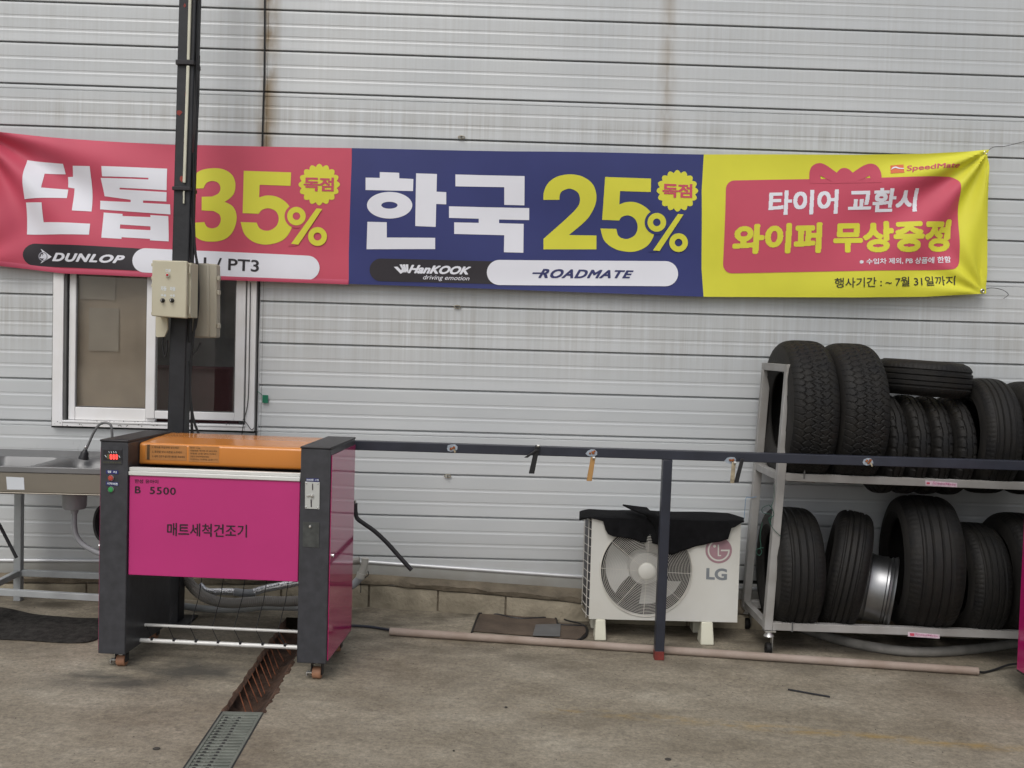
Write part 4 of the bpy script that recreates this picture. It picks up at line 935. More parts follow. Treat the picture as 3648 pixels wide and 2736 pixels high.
for px, py in ((1612, 1596), (2110, 1614), (2606, 1640), (3094, 1645)):
    p = railp(px, py); 
    pol = [p + Vector((x * random.uniform(.85, 1.15), -.0006, z * random.uniform(.9, 1.1))) for x, z in ((-.034, -.004), (-.024, .012), (-.006, .019), (.014, .018), (.024, .008), (.025, -.008), (.012, -.017), (-.01, -.018), (-.024, -.015))]
    wp = obj('weld_patch', MB().prism(pol, (0, .001, 0)), M['weld'], ral)
    m = MB()
    for k in range(7):
        c = p + Vector((random.uniform(-.013, .013), -.004, random.uniform(-.008, .010))); m.lathe([(0, .006), (.005, .004), (.006, 0)], c, (0, -1, 0), 7)
    obj('rust_knob', m, M['rusto'], wp, smooth=0)
    if px == 3094 or px == 1612: obj('hook_stub', MB().beam(p + Vector((.008, -.01, -.004)), p + Vector((.016, -.014, -.022)), .008, .006), M['palewood'], wp)
def clamp(name, label, jaws, mt, mt2):
    o = root(name, label, 'clamp', railp(*jaws[0][0]), 0, 'clamps hanging from the rail')
    for k, (a_, b_, w0) in enumerate(jaws):
        A_, B_ = railp(*a_), railp(*b_); A_.y -= .008 + .014 * k; B_.y -= .008 + .014 * k
        m = MB(); d = B_ - A_; s = Vector((w0 * .68, 0, 0)); th = Vector((0, -.012, 0))
        m.hexa([B_ - s * .8, B_ + s * .8, B_ + s * .8 + th, B_ - s * .8 + th], [A_ - s * .7, A_ + s * .7, A_ + s * .7 + th, A_ - s * .7 + th])
        obj('jaw', m, M[mt if k == 0 else mt2], o, bevel=.002)
    A_ = railp(*jaws[0][0]); obj('spring', MB().lathe([(.004, -.004), (.008, -.004), (.008, .008), (.004, .008)], A_ + Vector((0, -.024, -.002)), (1, 0, 0), 12, True), M['zinc'], o)
    return o
clamp('clamp', 'black plastic clamp gripping the rail, between two rusty hooks', [((1915, 1585), (1893, 1686), .027), ((1912, 1600), (1873, 1628), .018)], 'cable', 'cable')
obj_ = clamp('clamp', 'brown wooden peg hanging from the rusty hook left of the rail post', [((2112, 1628), (2098, 1712), .026)], 'wood', 'wood')
clamp('clamp', 'chipped clamp with one dark and one pale jaw right of the rail post', [((2612, 1645), (2606, 1720), .020), ((2640, 1632), (2618, 1716), .020)], 'palewood', 'cable')

# ================================================================ AIR CONDITIONER
AY = -.45
Za = (2000, 1750, 2.552)
za = lambda x, y, Y=AY: fY(*T(Za, x, y), Y)
aL, aR_ = za(265, 700).x, za(1617, 700).x; aB, aT = (za(255, 1160).z + za(1580, 1200).z) / 2 + .002, (za(290, 240).z + za(1655, 290).z) / 2
ac = root('air_conditioner', 'off-white outdoor air conditioner unit with round fan grille beside the tyre rack', 'air conditioner', ((aL + aR_) / 2, AY + .15, aB - .1))
FC = za(772, 722); FRad = (za(1150, 725).x - za(372, 700).x) / 2
# front with a round hole
m = MB(); n = 64; ro = FRad + .022
FCp = Vector((FC.x, AY, FC.z)); outer = []
for k in range(n):
    t_ = 2 * pi * k / n; dx, dz = cos(t_), sin(t_)
    sx = (aR_ - FC.x) / dx if dx > 1e-6 else (aL - FC.x) / dx if dx < -1e-6 else 1e9; sz = (aT - FC.z) / dz if dz > 1e-6 else (aB - FC.z) / dz if dz < -1e-6 else 1e9
    s = min(sx, sz); outer.append(Vector((FC.x + dx * s, AY, FC.z + dz * s)))
for cx, cz in ((aL, aT), (aR_, aT), (aR_, aB), (aL, aB)):
    k = min(range(n), key=lambda i: (outer[i].x - cx) ** 2 + (outer[i].z - cz) ** 2); outer[k] = Vector((cx, AY, cz))
inner = [FCp + Vector((ro * cos(2 * pi * k / n), 0, ro * sin(2 * pi * k / n))) for k in range(n)]
inner2 = [FCp + Vector(((ro - .010) * cos(2 * pi * k / n), .012, (ro - .010) * sin(2 * pi * k / n))) for k in range(n)]
back = [v + Vector((0, .018, 0)) for v in outer]
m.add(outer + inner + inner2 + back, [(k, (k + 1) % n, (k + 1) % n + n, k + n) for k in range(n)] + [(k + n, (k + 1) % n + n, (k + 1) % n + 2 * n, k + 2 * n) for k in range(n)] + [(k, (k + 1) % n, (k + 1) % n + 3 * n, k + 3 * n) for k in range(n)])
obj('front_cover', m, M['ac'], ac, smooth=30, bevel=0)
m = MB(); AD = .31
m.box(aL + .05, aR_ - .002, AY + .019, AY + AD, aB + .001, aB + .02); m.box(aL + .002, aR_ - .002, AY + .019, AY + AD, aT - .016, aT - .001); m.box(aR_ - .016, aR_ - .002, AY + .019, AY + AD, aB + .02, aT - .016)
m.box(aL + .02, aR_ - .016, AY + AD - .01, AY + AD, aB + .02, aT - .016)
obj('casing', m, M['ac'], ac, bevel=.003)
m = MB().box(aL - .009, aL + .001, AY + .020, AY + AD - .012, aB + .01, aT - .017); obj('coil', m, M['coil'], ac)
gd = MB()
for k in range(12):
    z = aB + .012 + (aT - aB - .03) * k / 11; gd.tube([(aL + .006, AY + .004, z), (aL - .014, AY + .03, z + .006), (aL - .014, AY + AD - .02, z - .03)], .0020, 6)
for y in (AY + .03, AY + AD - .02): gd.tube([(aL - .014, y, aB + .0), (aL - .014, y, aT - .01)], .0022, 6)
obj('side_guard', gd, M['grille'], ac)
obj('fan_cavity', MB().lathe([(ro - .010, .012), (ro - .02, .16), (0, .16)], FCp, (0, 1, 0), 48), M['cavity'], ac)
fn = obj('fan', MB().lathe([(0, .045), (.088, .045), (.095, .055), (.098, .13)], FCp, (0, 1, 0), 32), M['fan'], ac)
for b0_ in (R(216), R(336), R(96)):
    m = MB(); nr, na = 7, 14; vs = []
    for i in range(nr + 1):
        r_ = .09 + (FRad - .022 - .09) * i / nr; sweep = R(56 + 20 * (i / nr)); st = b0_ - R(10) + R(16) * (i / nr)
        for j in range(na + 1):
            t_ = st - sweep * j / na; vs.append(FCp + Vector((r_ * cos(t_), .055 + .070 * j / na, r_ * sin(t_))))
    nv = len(vs); vs += [v + Vector((0, .003, 0)) for v in vs]
    fcs = [(i * (na + 1) + j, i * (na + 1) + j + 1, (i + 1) * (na + 1) + j + 1, (i + 1) * (na + 1) + j) for i in range(nr) for j in range(na)]
    m.add(vs, fcs + [tuple(reversed([q + nv for q in f_])) for f_ in fcs])
    obj('fan_blade', m, M['fan'], fn, smooth=60)
gr = obj('fan_grille', MB().tube([FCp + Vector(((ro - .004) * cos(t_), -.002, (ro - .004) * sin(t_))) for t_ in [2 * pi * k / 64 for k in range(65)]], .004, 8, cap=False), M['grille'], ac)
nring = 24
for k in range(nring):
    r_ = .048 + (ro - .012 - .048) * (k + .5) / nring; f_ = r_ / ro; yb_ = -.006 - .014 * (1 - f_ * f_)
    obj('grille_ring', MB().tube([FCp + Vector((r_ * cos(t_), yb_, r_ * sin(t_))) for t_ in [2 * pi * i / 56 for i in range(57)]], .0013, 5, cap=False), M['grille'], gr)
for k in range(8):
    t_ = R(-2 + 45 * k + (8 if k % 2 else 0)); pts = []
    for i in range(6):
        r_ = .04 + (ro - .008 - .04) * i / 5; f_ = r_ / ro; pts.append(FCp + Vector((r_ * cos(t_), -.003 - .014 * (1 - f_ * f_), r_ * sin(t_))))
    obj('grille_spoke', MB().tube(pts, .0016, 5), M['grille'], gr)
obj('grille_hub', MB().lathe([(0, .026), (.040, .025), (.048, .020), (.050, .010)], FCp, (0, -1, 0), 32), M['ac'], gr)
# emblem and letters
flatA = lambda polys, mt, name, d: place2d(fill2d(polys), lambda x, y: za(x, y, AY - d), name, M[mt], ac)
flatA([circ(1430, 538, 121, 118, 48)], 'logo', 'emblem', .001)
flatA([circ(1430, 538, 100, 98, 48)[k] for k in range(0)] and [] or [[(1430 + 100 * cos(a_), 538 + 98 * sin(a_)) for a_ in [R(0 + 270 * k / 40) for k in range(41)]] + [(1430 + 86 * cos(a_), 538 + 84 * sin(a_)) for a_ in [R(270 - 270 * k / 40) for k in range(41)]]], 'ac', 'emblem_mark', .002)
flatA([[(1450, 531), (1530, 531), (1530, 545), (1450, 545)]], 'ac', 'emblem_mark', .0021); flatA([[(1421, 485), (1433, 485), (1433, 580), (1452, 580), (1452, 590), (1421, 590)]], 'ac', 'emblem_mark', .0021); flatA([circ(1392, 500, 13)], 'ac', 'emblem_mark', .0021)
flat(Za, [(1318, 697), (1508, 703), (1505, 812), (1315, 802)], 'LG', 'lggrey', 'lettering', ac, AY - .001, offset=.04)
for x0, x1, yt in ((262, 402, 1165), (1222, 1378, 1190)):
    xm0, xm1 = za(x0 + 36, 1340).x, za(x1 - 2, 1340).x
    for yy_ in (AY + .0, AY + .22):
        gz = ground((xm0 + xm1) / 2, yy_); m = MB(); w_ = xm1 - xm0
        poly = [(xm0 - .002, yy_ - .035, gz), (xm1 + .002, yy_ - .035, gz), (xm1, yy_ + .075, gz), (xm0, yy_ + .075, gz)]
        tz_ = aB - .001; top = [(xm0 + .006, yy_ - .005, tz_), (xm1 - .004, yy_ - .005, tz_), (xm1 - .004, yy_ + .05, tz_), (xm0 + .006, yy_ + .05, tz_)]
        obj('mounting_foot', MB().hexa(poly, top), M['acfoot'], ac, bevel=.006)
# black cloth thrown over it
m = MB(); cx0, cx1 = aL - .045, aR_ + .01
LOW = [(165, 165), (250, 212), (290, 236), (385, 275), (395, 340), (420, 385), (470, 405), (620, 425), (720, 462), (800, 468), (870, 480), (880, 520), (990, 572), (1150, 520), (1350, 470), (1510, 430), (1530, 400), (1528, 330), (1660, 275)]
TOPC = [(165, 160), (210, 142), (250, 137), (560, 137), (900, 135), (1200, 150), (1490, 165), (1580, 215), (1660, 268)]
ncol, nr = 70, 22; vs = []
ztop = aT + .004
def iv(tb, x): return interp(tb, x)
for i in range(ncol + 1):
    px = 165 + (1660 - 165) * i / ncol
    fr = za(px, iv(LOW, px), AY - .012); tp_ = za(px, iv(TOPC, px), AY + .22)
    X = fr.x; X2 = tp_.x
    for j in range(nr + 1):
        t_ = j / nr
        if t_ < .45:       # lying on top, back to front
            s = t_ / .45; y = AY + .22 + (-.23) * s; x = X2 + (X - X2) * s; z = ztop + .006 + .002 * sin(px * .011 + s * 3) + min(.012, tp_.z - ztop - .008) * (1 - s) * .5
            if x < aL: z -= (aL - x) * .25
        else:              # hanging down in front
            s = (t_ - .45) / .55; z0 = ztop + .004; z = z0 + (min(fr.z, z0 - .004) - z0) * s; x = X
            y = AY - .010 - .012 * s * (1 + .8 * sin(px * .013 + 1)) - .006 * sin(px * .045) * s - .004
        vs.append((x, y, z))
m.add(vs, [(i * (nr + 1) + j, (i + 1) * (nr + 1) + j, (i + 1) * (nr + 1) + j + 1, i * (nr + 1) + j + 1) for i in range(ncol) for j in range(nr)])
ct = obj('black_cloth', m, M['cloth'], smooth=60); md = ct.modifiers.new('thick', 'SOLIDIFY'); md.thickness = .006
tag(ct, 'black cloth mat draped over the top of the air conditioner', 'cloth')
m = MB(); fl = smooth_path([za(558, 118, AY + .1), za(620, 150, AY + .03), za(700, 185, AY - .03), za(790, 245, AY - .032), za(860, 340, AY - .034), za(878, 470, AY - .036)], 6)
fv = []
for i, p_ in enumerate(fl): k = i / (len(fl) - 1); fv += [p_ + Vector((0, 0, .0)), p_ + Vector((.09 * (1 - k) + .05, .005, -.015))]
m.add(fv, [(2 * i, 2 * i + 2, 2 * i + 3, 2 * i + 1) for i in range(len(fl) - 1)])
fo = obj('cloth_fold', m, M['cloth'], ct, smooth=60); md = fo.modifiers.new('thick', 'SOLIDIFY'); md.thickness = .008

# ================================================================ TYRE RACK
RF, RB = -.60, -.14
xfb, xft = vY(1658, 1345, RF).x, vY(1706, 790, RF).x
zt_ = vY(1700, 800, RF).z + .012; zlow = vY(1700, 1352, RF).z; zmid = vY(1720, 1030, RF).z
rk = root('tyre_rack', 'two-tier grey steel tyre rack on casters at the right', 'rack', (2.2, -.4, ground(2.2, -.4)))
lean = (xft - xfb) / (zt_ - zlow)
xr = lambda z: xfb + lean * (z - zlow)
RXE = 3.9; SL = .0
zb_beam = lambda x, z0: z0 - .012 * (x - 1.55)
def rbm(name, p, q, w_=.042, h_=.042, up=(0, 0, 1)): return obj(name, MB().beam(p, q, w_, h_, up), M['rackm'], rk, bevel=.002)
for yy_, ds in ((RF, .0), (RB, .0)):
    rbm('post', (xr(zlow - .02), yy_, zlow - .02), (xr(zt_ - .021), yy_, zt_ - .021), .045, .045, (0, 1, 0))
    rbm('post', (RXE, yy_, zlow - .02), (RXE, yy_, zt_), .045, .045, (0, 1, 0))
    for z0 in (zlow, zmid):
        rbm('shelf_beam', (xr(z0) + .0235, yy_, zb_beam(xr(z0), z0)), (RXE - .023, yy_, zb_beam(RXE, z0)), .040, .042)
for z0 in (zlow - .001, zmid - .002): rbm('end_beam', (xr(z0), RF + .0235, z0), (xr(z0), RB - .0235, z0), .038, .040)
rbm('end_beam', (xr(zt_), RF - .022, zt_), (xr(zt_), RB + .022, zt_), .045, .042)
for x, y in ((xfb + .01, RF), (xfb + .01, RB), (RXE, RF), (RXE, RB)):
    gz = ground(x, y); c = obj('caster', MB().box(x - .03, x + .03, y - .03, y + .03, zlow - .030, zlow - .0225).lathe([(.03, 0), (.018, .02), (.018, .03)], (x, y, zlow - .058), (0, 0, 1), 16), M['zinc'], rk)
    m = MB(); m.box(x + .014, x + .020, y - .022, y + .022, gz + .02, zlow - .05); obj('caster_fork', m, M['zinc'], c, bevel=.003)
    obj('caster_wheel', MB().lathe([(.01, -.014), (.030, -.014), (.034, -.009), (.034, .009), (.030, .014), (.01, .014)], (x, y + .004, gz + .034), (1, 0, 0), 26, True), M['rubber'], c)
p0_ = vY(1730, 1022, RF - .02)
rbm('end_beam', (xr(zmid) + .05, RF + .03, zmid - .022), (xr(zmid) + .22, RF + .14, zmid - .045), .05, .006)
for px, py, lb in ((1738, 1024, 0), (1712, 1355, 0)):
    p = vY(px, py, RF - .024); obj('beam_joint', MB().box(p.x - .004, p.x + .004, RF - .023, RF + .022, p.z - .026, p.z + .026), M['plate'], rk)
Zs1 = (3050, 1180, 2.86); Zs2 = (3048, 1700, 2.073)
for z, q_ in ((Zs1, [(705, 1520), (1030, 1545), (1030, 1590), (706, 1572)]), (Zs2, [(388, 1142), (622, 1162), (620, 1192), (386, 1176)])):
    Yq = RF - .0215; P = [fY(*T(z, x, y), Yq) for x, y in q_]
    s_ = obj('sticker', MB().prism(P, (0, .001, 0)), M['sticker'], rk)
    i_ = [(q_[0][0] + (q_[1][0] - q_[0][0]) * .22, q_[0][1] + 8), (q_[1][0] - 14, q_[1][1] + 6), (q_[2][0] - 14, q_[2][1] - 9), (q_[3][0] + (q_[2][0] - q_[3][0]) * .22, q_[3][1] - 5)]
    flat(z, i_, 'SpeedMate', 'stickpink', 'lettering', s_, Yq - .001, offset=.02, shear=.2)
    c__ = ((q_[0][0] + 28), (q_[0][1] + q_[3][1]) / 2 + 2); Pm = [fY(*T(z, c__[0] + a_, c__[1] + b_), Yq - .001) for a_, b_ in ((-14, -10), (18, -8), (18, 12), (-14, 10))]
    obj('sticker_emblem', MB().prism(Pm, (0, .0005, 0)), M['bred'], s_)

def tyre(name, label, c, Ro, wdt, Ri, yaw=0, lean_=0, flatdown=False, kind='rib', nu=300, phase=0, group='used tyres on the rack'):
    """tyre with its axle along local x"""
    rt = root(name, label, 'tyre', c, 0, group)
    ns = 56 if kind == 'at' else 34
    if kind == 'at': nu = 620
    hw = wdt / 2; m = MB(); vs = []
    # section: from one shoulder to the other across the tread
    rnd = random.Random(int(c[0] * 1000))
    for i in range(nu):
        th = 2 * pi * i / nu + phase
        for j in range(ns + 1):
            s = -1 + 2 * j / ns; x = s * hw * .97; r_ = Ro - .030 * abs(s) ** 5 - .004 * s * s
            d = 0
            if kind == 'rib':
                for gcen in (-.52, -.17, .17, .52):
                    if abs(s - gcen) < .05: d = .007
                if abs(s) > .62 and (i % 4) == 0: d = max(d, .0022)
            elif kind == 'lug':
                for gcen in (-.3, .3):
                    if abs(s - gcen - .05 * sin(i * .35)) < .05: d = .007
                if abs(s) > .45 and (i + (3 if s > 0 else 0)) % 8 < 1.5: d = .006
            else:
                P = Ro * th; per = 2 * pi * Ro / round(2 * pi * Ro / .040); u = P / per
                zz = .10 * (2 * abs((u % 1) - .5) * 2 - 1)
                for gcen in (-.56, -.19, .19, .56):
                    if abs(s - gcen - zz * (1 if gcen in (-.56, .19) else -1)) < .030: d = .0055
                cell = 0 if s < -.56 else 1 if s < -.19 else 2 if s < .19 else 3 if s < .56 else 4
                uu = (u + (.5 if cell % 2 else 0) + (s * .9 if cell in (1, 3) else -s * .9)) % 1
                if uu < .10: d = .0035
            rr_ = r_ - d; vs.append((x, rr_ * cos(th), rr_ * sin(th)))
    fs = [(i * (ns + 1) + j, ((i + 1) % nu) * (ns + 1) + j, ((i + 1) % nu) * (ns + 1) + j + 1, i * (ns + 1) + j + 1) for i in range(nu) for j in range(ns)]
    m.add(vs, fs)
    rot = Matrix.Rotation(yaw, 4, 'Z') @ Matrix.Rotation(lean_, 4, 'Y') @ (Matrix.Rotation(pi / 2, 4, 'Y') if flatdown else Matrix())
    for mb_ in (m,): mb_.v = [rot @ v for v in mb_.v]
    obj('tread', m, M['rubber'], rt, local=True, smooth=30)
    sd_ = MB(); e = Ro - .034
    for sgn in (-1, 1):
        prof = [(e + .001, sgn * hw * .965), (e - .015, sgn * hw * 1.02), (e - (e - Ri) * .35, sgn * hw * 1.07), (e - (e - Ri) * .62, sgn * hw * 1.05), (e - (e - Ri) * .64, sgn * hw * 1.065), (e - (e - Ri) * .70, sgn * hw * 1.03), (Ri + .012, sgn * hw * .93), (Ri, sgn * hw * .84), (Ri + .003, sgn * hw * .76), (Ri + .02, sgn * hw * .78)]
        sd_.lathe(prof, (0, 0, 0), (1, 0, 0), 72)
    sd_.v = [rot @ v for v in sd_.v]; obj('sidewall', sd_, M['rubber2'], rt, local=True, smooth=50)
    il = MB().lathe([(Ri + .02, -hw * .78), (Ri + (e - Ri) * .6, -hw * .92), (e - .006, -hw * .7), (e, 0), (e - .006, hw * .7), (Ri + (e - Ri) * .6, hw * .92), (Ri + .02, hw * .78)], (0, 0, 0), (1, 0, 0), 60)
    il.v = [rot @ v for v in il.v]; obj('inner_liner', il, M['rubber2'], rt, local=True, smooth=60)
    return rt
YC = (RF + RB) / 2
def rest(Ro, zbeam): return zbeam + .021 + math.sqrt(Ro * Ro - (.23 + .0) ** 2)
zU = zmid; zL = zlow
tyre('tyre', 'chunky all-terrain tyre at the left end of the upper tier, against the frame', (1.744, YC, rest(.404, zU) - .004), .404, .25, .22, R(-2), kind='at')
tyre('tyre', 'second chunky all-terrain tyre, between the first one and the narrow tyres', (2.012, YC - .005, rest(.401, zU) - .006), .401, .25, .22, R(-1), kind='at', phase=.3)
zs_ = rest(.285, zU) - .012
for k, (x, lb) in enumerate(((2.222, 'narrow tyre mostly hidden behind the second all-terrain tyre'), (2.352, 'narrow tyre, second of the four under the flat-lying tyre'), (2.478, 'narrow tyre, third of the four under the flat-lying tyre'), (2.606, 'narrow tyre, rightmost of the four under the flat-lying tyre'))):
    tyre('tyre', lb, (x, YC, zs_ - .0015 * k), .285 - .002 * k, .113, .17, R(random.uniform(-1, 1)), kind='lug', nu=240, phase=k * .4)
tyre('tyre', 'tyre lying flat on top of the four narrow tyres', (2.452, YC + .01, 1.505), .268, .185, .17, R(0), R(3), True, nu=240)
tyre('tyre', 'wide tyre standing right of the narrow ones on the upper tier', (2.815, YC, rest(.33, zU) - .02), .33, .205, .20, R(-4))
tyre('tyre', 'upper tier tyre cut off by the right edge of the photo', (3.06, YC, rest(.325, zU) - .02), .325, .205, .20, R(-2))
tyre('tyre', 'upper tier tyre beyond the right edge', (3.30, YC, rest(.32, zU) - .02), .32, .205, .20)
tyre('tyre', 'lower tier tyre standing behind the rack front post at the left end', (1.728, YC - .01, rest(.345, zL)), .345, .245, .205, R(-3))
tyre('tyre', 'narrower tyre leaning to the right, second on the lower tier', (2.052, YC, rest(.345, zL) - .01), .345, .195, .205, R(-17), R(9))
tyre('tyre', 'biggest lower tier tyre with its open left side above the bare wheel rim', (2.488, YC + .0, rest(.385, zL) - .005), .385, .295, .25, R(-9))
tyre('tyre', 'lower tier tyre just right of the biggest one', (2.790, YC, rest(.325, zL) - .015), .325, .215, .20, R(-3))
tyre('tyre', 'lower tier tyre at the right edge of the photo', (3.035, YC, rest(.35, zL) - .01), .35, .215, .20, R(-3))
tyre('tyre', 'lower tier tyre beyond the right edge', (3.25, YC, rest(.33, zL) - .02), .33, .205, .20)
# bare alloy rim
wr = root('wheel_rim', 'bare silver alloy wheel rim standing in front of the biggest lower tyre', 'wheel rim', (2.20, -.46, zL + .12))
rc = Vector((2.215, -.430, zL + .178))
Rw = .200
prof = [(Rw - .012, -.095), (Rw, -.093), (Rw, -.080), (Rw - .008, -.076), (Rw - .009, -.055), (Rw - .004, -.045), (Rw - .010, -.030), (Rw - .010, .015), (Rw - .006, .040), (Rw - .014, .046), (Rw - .013, .056), (Rw - .004, .062), (Rw - .008, .072), (Rw - .002, .078), (Rw + .004, .092), (Rw - .006, .095), (Rw - .02, .085), (Rw - .04, .02), (Rw - .03, -.06)]
ax = (Matrix.Rotation(R(-21), 3, 'Z') @ Matrix.Rotation(R(7), 3, 'Y')) @ Vector((1, 0, 0))
obj('barrel', MB().lathe(prof, rc, ax, 72, True), M['rim'], wr, smooth=35)
m = MB().lathe([(0, .03), (.05, .03), (.06, .01), (.06, -.01), (0, -.01)], rc, ax, 24)
obj('hub', m, M['rim'], wr)
for k in range(5):
    t_ = 2 * pi * k / 5 + .3; v1 = (Matrix.Rotation(R(-21), 3, 'Z') @ Matrix.Rotation(R(7), 3, 'Y')) @ Vector((0, cos(t_), sin(t_)))
    obj('spoke', MB().beam(rc + v1 * .05, rc + v1 * (Rw - .036), .03, .035, ax), M['rim'], wr, bevel=.004)
Zt = (2600, 1700, 2.37)
zt3 = lambda x, y, Y: fY(*T(Zt, x, y), Y)
tag(obj('green_twine', MB().tube(smooth_path([zt3(x, y, RF - .03) for x, y in ((375, 60), (372, 180), (345, 250), (330, 235), (275, 260), (280, 300), (350, 320), (345, 390), (370, 440), (430, 500))], 6), .0016, 5).tube(smooth_path([zt3(x, y, RF - .03) for x, y in ((350, 250), (372, 320), (330, 350), (345, 400))], 6), .0022, 5).tube(smooth_path([zt3(x, y, RF - .01) for x, y in ((275, 380), (255, 500), (262, 590), (230, 610), (225, 640), (250, 660), (270, 630), (258, 600), (285, 596))], 6), .0018, 5), M['twine']), 'tangled green twine tied round the front post of the rack', 'twine')
tag(obj('blue_twine', MB().tube(smooth_path([zt3(x, y, RB - .03) for x, y in ((225, 165), (180, 172), (138, 176), (128, 260), (120, 350))], 5), .0018, 5), M['bluetwine']), 'thin blue twine tied round the back post of the rack', 'twine')

# ================================================================ SINK
SF = -.72
Zk = (0, 1500, 4.74)
zk = lambda x, y, Y=SF: fY(*T(Zk, x, y), Y)
sk = root('steel_sink', 'stainless steel sink on grey legs at the left edge, beside the washer', 'sink', (-2.4, -.5, ground(-2.4, -.5)))
rimz = zk(800, 790).z; apz = (zk(0, 1185).z + zk(1600, 1250).z) / 2; rz0 = zk(0, 860).z
sx0, sx1 = -2.90, -1.93
m = MB(); ap = .04
m.box(sx0, sx1, SF - .006, SF + .012, rz0 + .0, rimz + .004); obj('rim', m, M['steel'], sk, bevel=.004)
m = MB(); m.box(sx0 + .01, sx1 - .01, SF + .001, SF + .010, apz, rz0); m.box(sx0 + .01, sx1 - .01, SF + .001, SF + .05, apz - .008, apz); obj('apron', m, M['apron'], sk, bevel=.004)
# deck with a shallow bowl and raised back edge
m = MB(); nx_, ny_ = 44, 22; vs = []
for i in range(nx_ + 1):
    for j in range(ny_ + 1):
        x = sx0 + (sx1 - sx0) * i / nx_; y = SF + .012 + (.56) * j / ny_
        bx, by_ = (x + 2.16) / .26, (y + .46) / .20; b2 = (x + 2.66) / .17
        q_ = max(abs(bx), abs(by_)); q2 = max(abs(b2), abs(by_))
        z = rimz - .004 + (.0 if j else 0)
        if q_ < 1: z -= .14 * min(1, (1 - q_) * 4)
        if q2 < 1: z -= .16 * min(1, (1 - q2) * 4)
        if j >= ny_ - 1: z += .03
        vs.append((x, y, z))
m.add(vs, [(i * (ny_ + 1) + j, (i + 1) * (ny_ + 1) + j, (i + 1) * (ny_ + 1) + j + 1, i * (ny_ + 1) + j + 1) for i in range(nx_) for j in range(ny_)])
dk = obj('basin', m, M['steel'], sk, smooth=60)
P = [zk(x, y, SF - .0005) for x, y in ((103, 940), (400, 955), (415, 1160), (120, 1155))]
obj('paper_sticker', MB().prism(P, (0, .001, 0)), mat('white_sticker', (.62, .66, .70), .6, 0, .04, 5), sk)
lx = zk(325, 1400, -.20).x
for x, yy_ in ((lx, SF + .03), (lx, -.20), (-1.99, SF + .03), (-1.99, -.20)):
    obj('leg', MB().beam((x, yy_, apz - .009), (x, yy_, ground(x, yy_)), .042, .042, (0, 1, 0)), M['leg'], sk, bevel=.003)
Zq = (0, 1400, 1.659)
zq = lambda x, y, Y=SF: fY(*T(Zq, x, y), Y)
z_s = zq(350, 1068, -.20).z
obj('rear_stretcher', MB().beam((lx + .022, -.2, z_s), (-2.012, -.2, z_s - .01), .03, .036), M['leg'], sk, bevel=.002)
z_s2 = zq(300, 1200, SF + .03).z
obj('front_stretcher', MB().beam((lx + .022, SF + .031, z_s2 + .02), (-2.012, SF + .031, z_s2 - .005), .03, .034), M['leg'], sk, bevel=.002)
obj('side_brace', MB().beam((lx, -.222, zq(115, 1062, -.2).z), (lx, SF + .052, zq(115, 1062, -.2).z - .005), .03, .034), M['leg'], sk, bevel=.002)
sc_ = zq(440, 700, -.50); 
obj('drain_cup', MB().lathe([(.080, .0), (.078, -.014), (.066, -.024), (.063, -.098), (.056, -.114), (.022, -.120), (.018, -.142)], (sc_.x, -.50, apz - .004), (0, 0, 1), 32), M['plast'], sk)
hp_ = [zq(x, y, -.50) for x, y in ((440, 790), (450, 840), (480, 885), (530, 920), (590, 948), (650, 970))]
obj('drain_hose', MB().tube(smooth_path([Vector((sc_.x, -.5, apz - .135))] + hp_), .0145, 12), M['plast'], sk)
fa = root('gooseneck_faucet', 'thin chrome gooseneck faucet with black spray head bending over the sink', 'faucet', zk(1880, 300, -.28))
fp = [zk(x, y, -.30) for x, y in ((1900, 700), (1895, 350), (1890, 180), (1870, 70), (1800, 28), (1720, 35), (1650, 90), (1580, 200), (1520, 330), (1450, 490))]
obj('neck', MB().tube(smooth_path(fp), .0072, 12), M['steel'], fa)
p = zk(1445, 470, -.30); q = zk(1405, 660, -.30); d_ = (q - p).normalized()
obj('spray_head', MB().lathe([(.010, 0), (.016, .01), (.022, .02), (.023, .036), (.027, .044), (.028, .056), (.0, .056)], p + d_ * .004, d_, 24), M['cable'], fa)
obj('collar', MB().lathe([(.0085, -.02), (.0095, -.018), (.0095, .006), (.008, .008)], p, d_, 16), M['chrome'], fa)
st = MB().tube([zq(-60, 690, -.5), zq(0, 785, -.5), zq(98, 975, -.5)], .009, 10)
tag(obj('black_rod', st, M['stick']), 'thin black rod slanting down under the sink at the left edge', 'rod')

# ================================================================ THINGS ON THE GROUND
def slab_g(name, pts, h, mt, label, cat, thick=None, wav=0.0, n=0):
    P = [fG(x, y, 0) for x, y in pts]; m = MB()
    m.prism([p + Vector((0, 0, .002)) for p in P], (0, 0, h)); o = obj(name, m, M[mt], bevel=min(.004, h * .4)); tag(o, label, cat); return o
F = lambda x, y: T(Zq, x, y)
rub = []
edge_t = [(-60, 1268), (0, 1270), (100, 1285), (190, 1310), (300, 1322), (400, 1330), (470, 1332), (560, 1332), (595, 1338)]
edge_b = [(-60, 1462), (0, 1462), (120, 1466), (240, 1474), (340, 1480), (430, 1484), (490, 1482), (545, 1474), (590, 1455)]
m = MB(); vs = []; nj = 10
for i, ((ax_, ay_), (bx_, by__)) in enumerate(zip(edge_t, edge_b)):
    for j in range(nj + 1):
        t_ = j / nj; p = fG(*F(ax_ + (bx_ - ax_) * t_, ay_ + (by__ - ay_) * t_)); p.z += .006 + .006 * (1 + sin(i * 1.7 + j * .4)) * (1 if 0 < j < nj else .3)
        vs.append(p)
ni = len(edge_t)
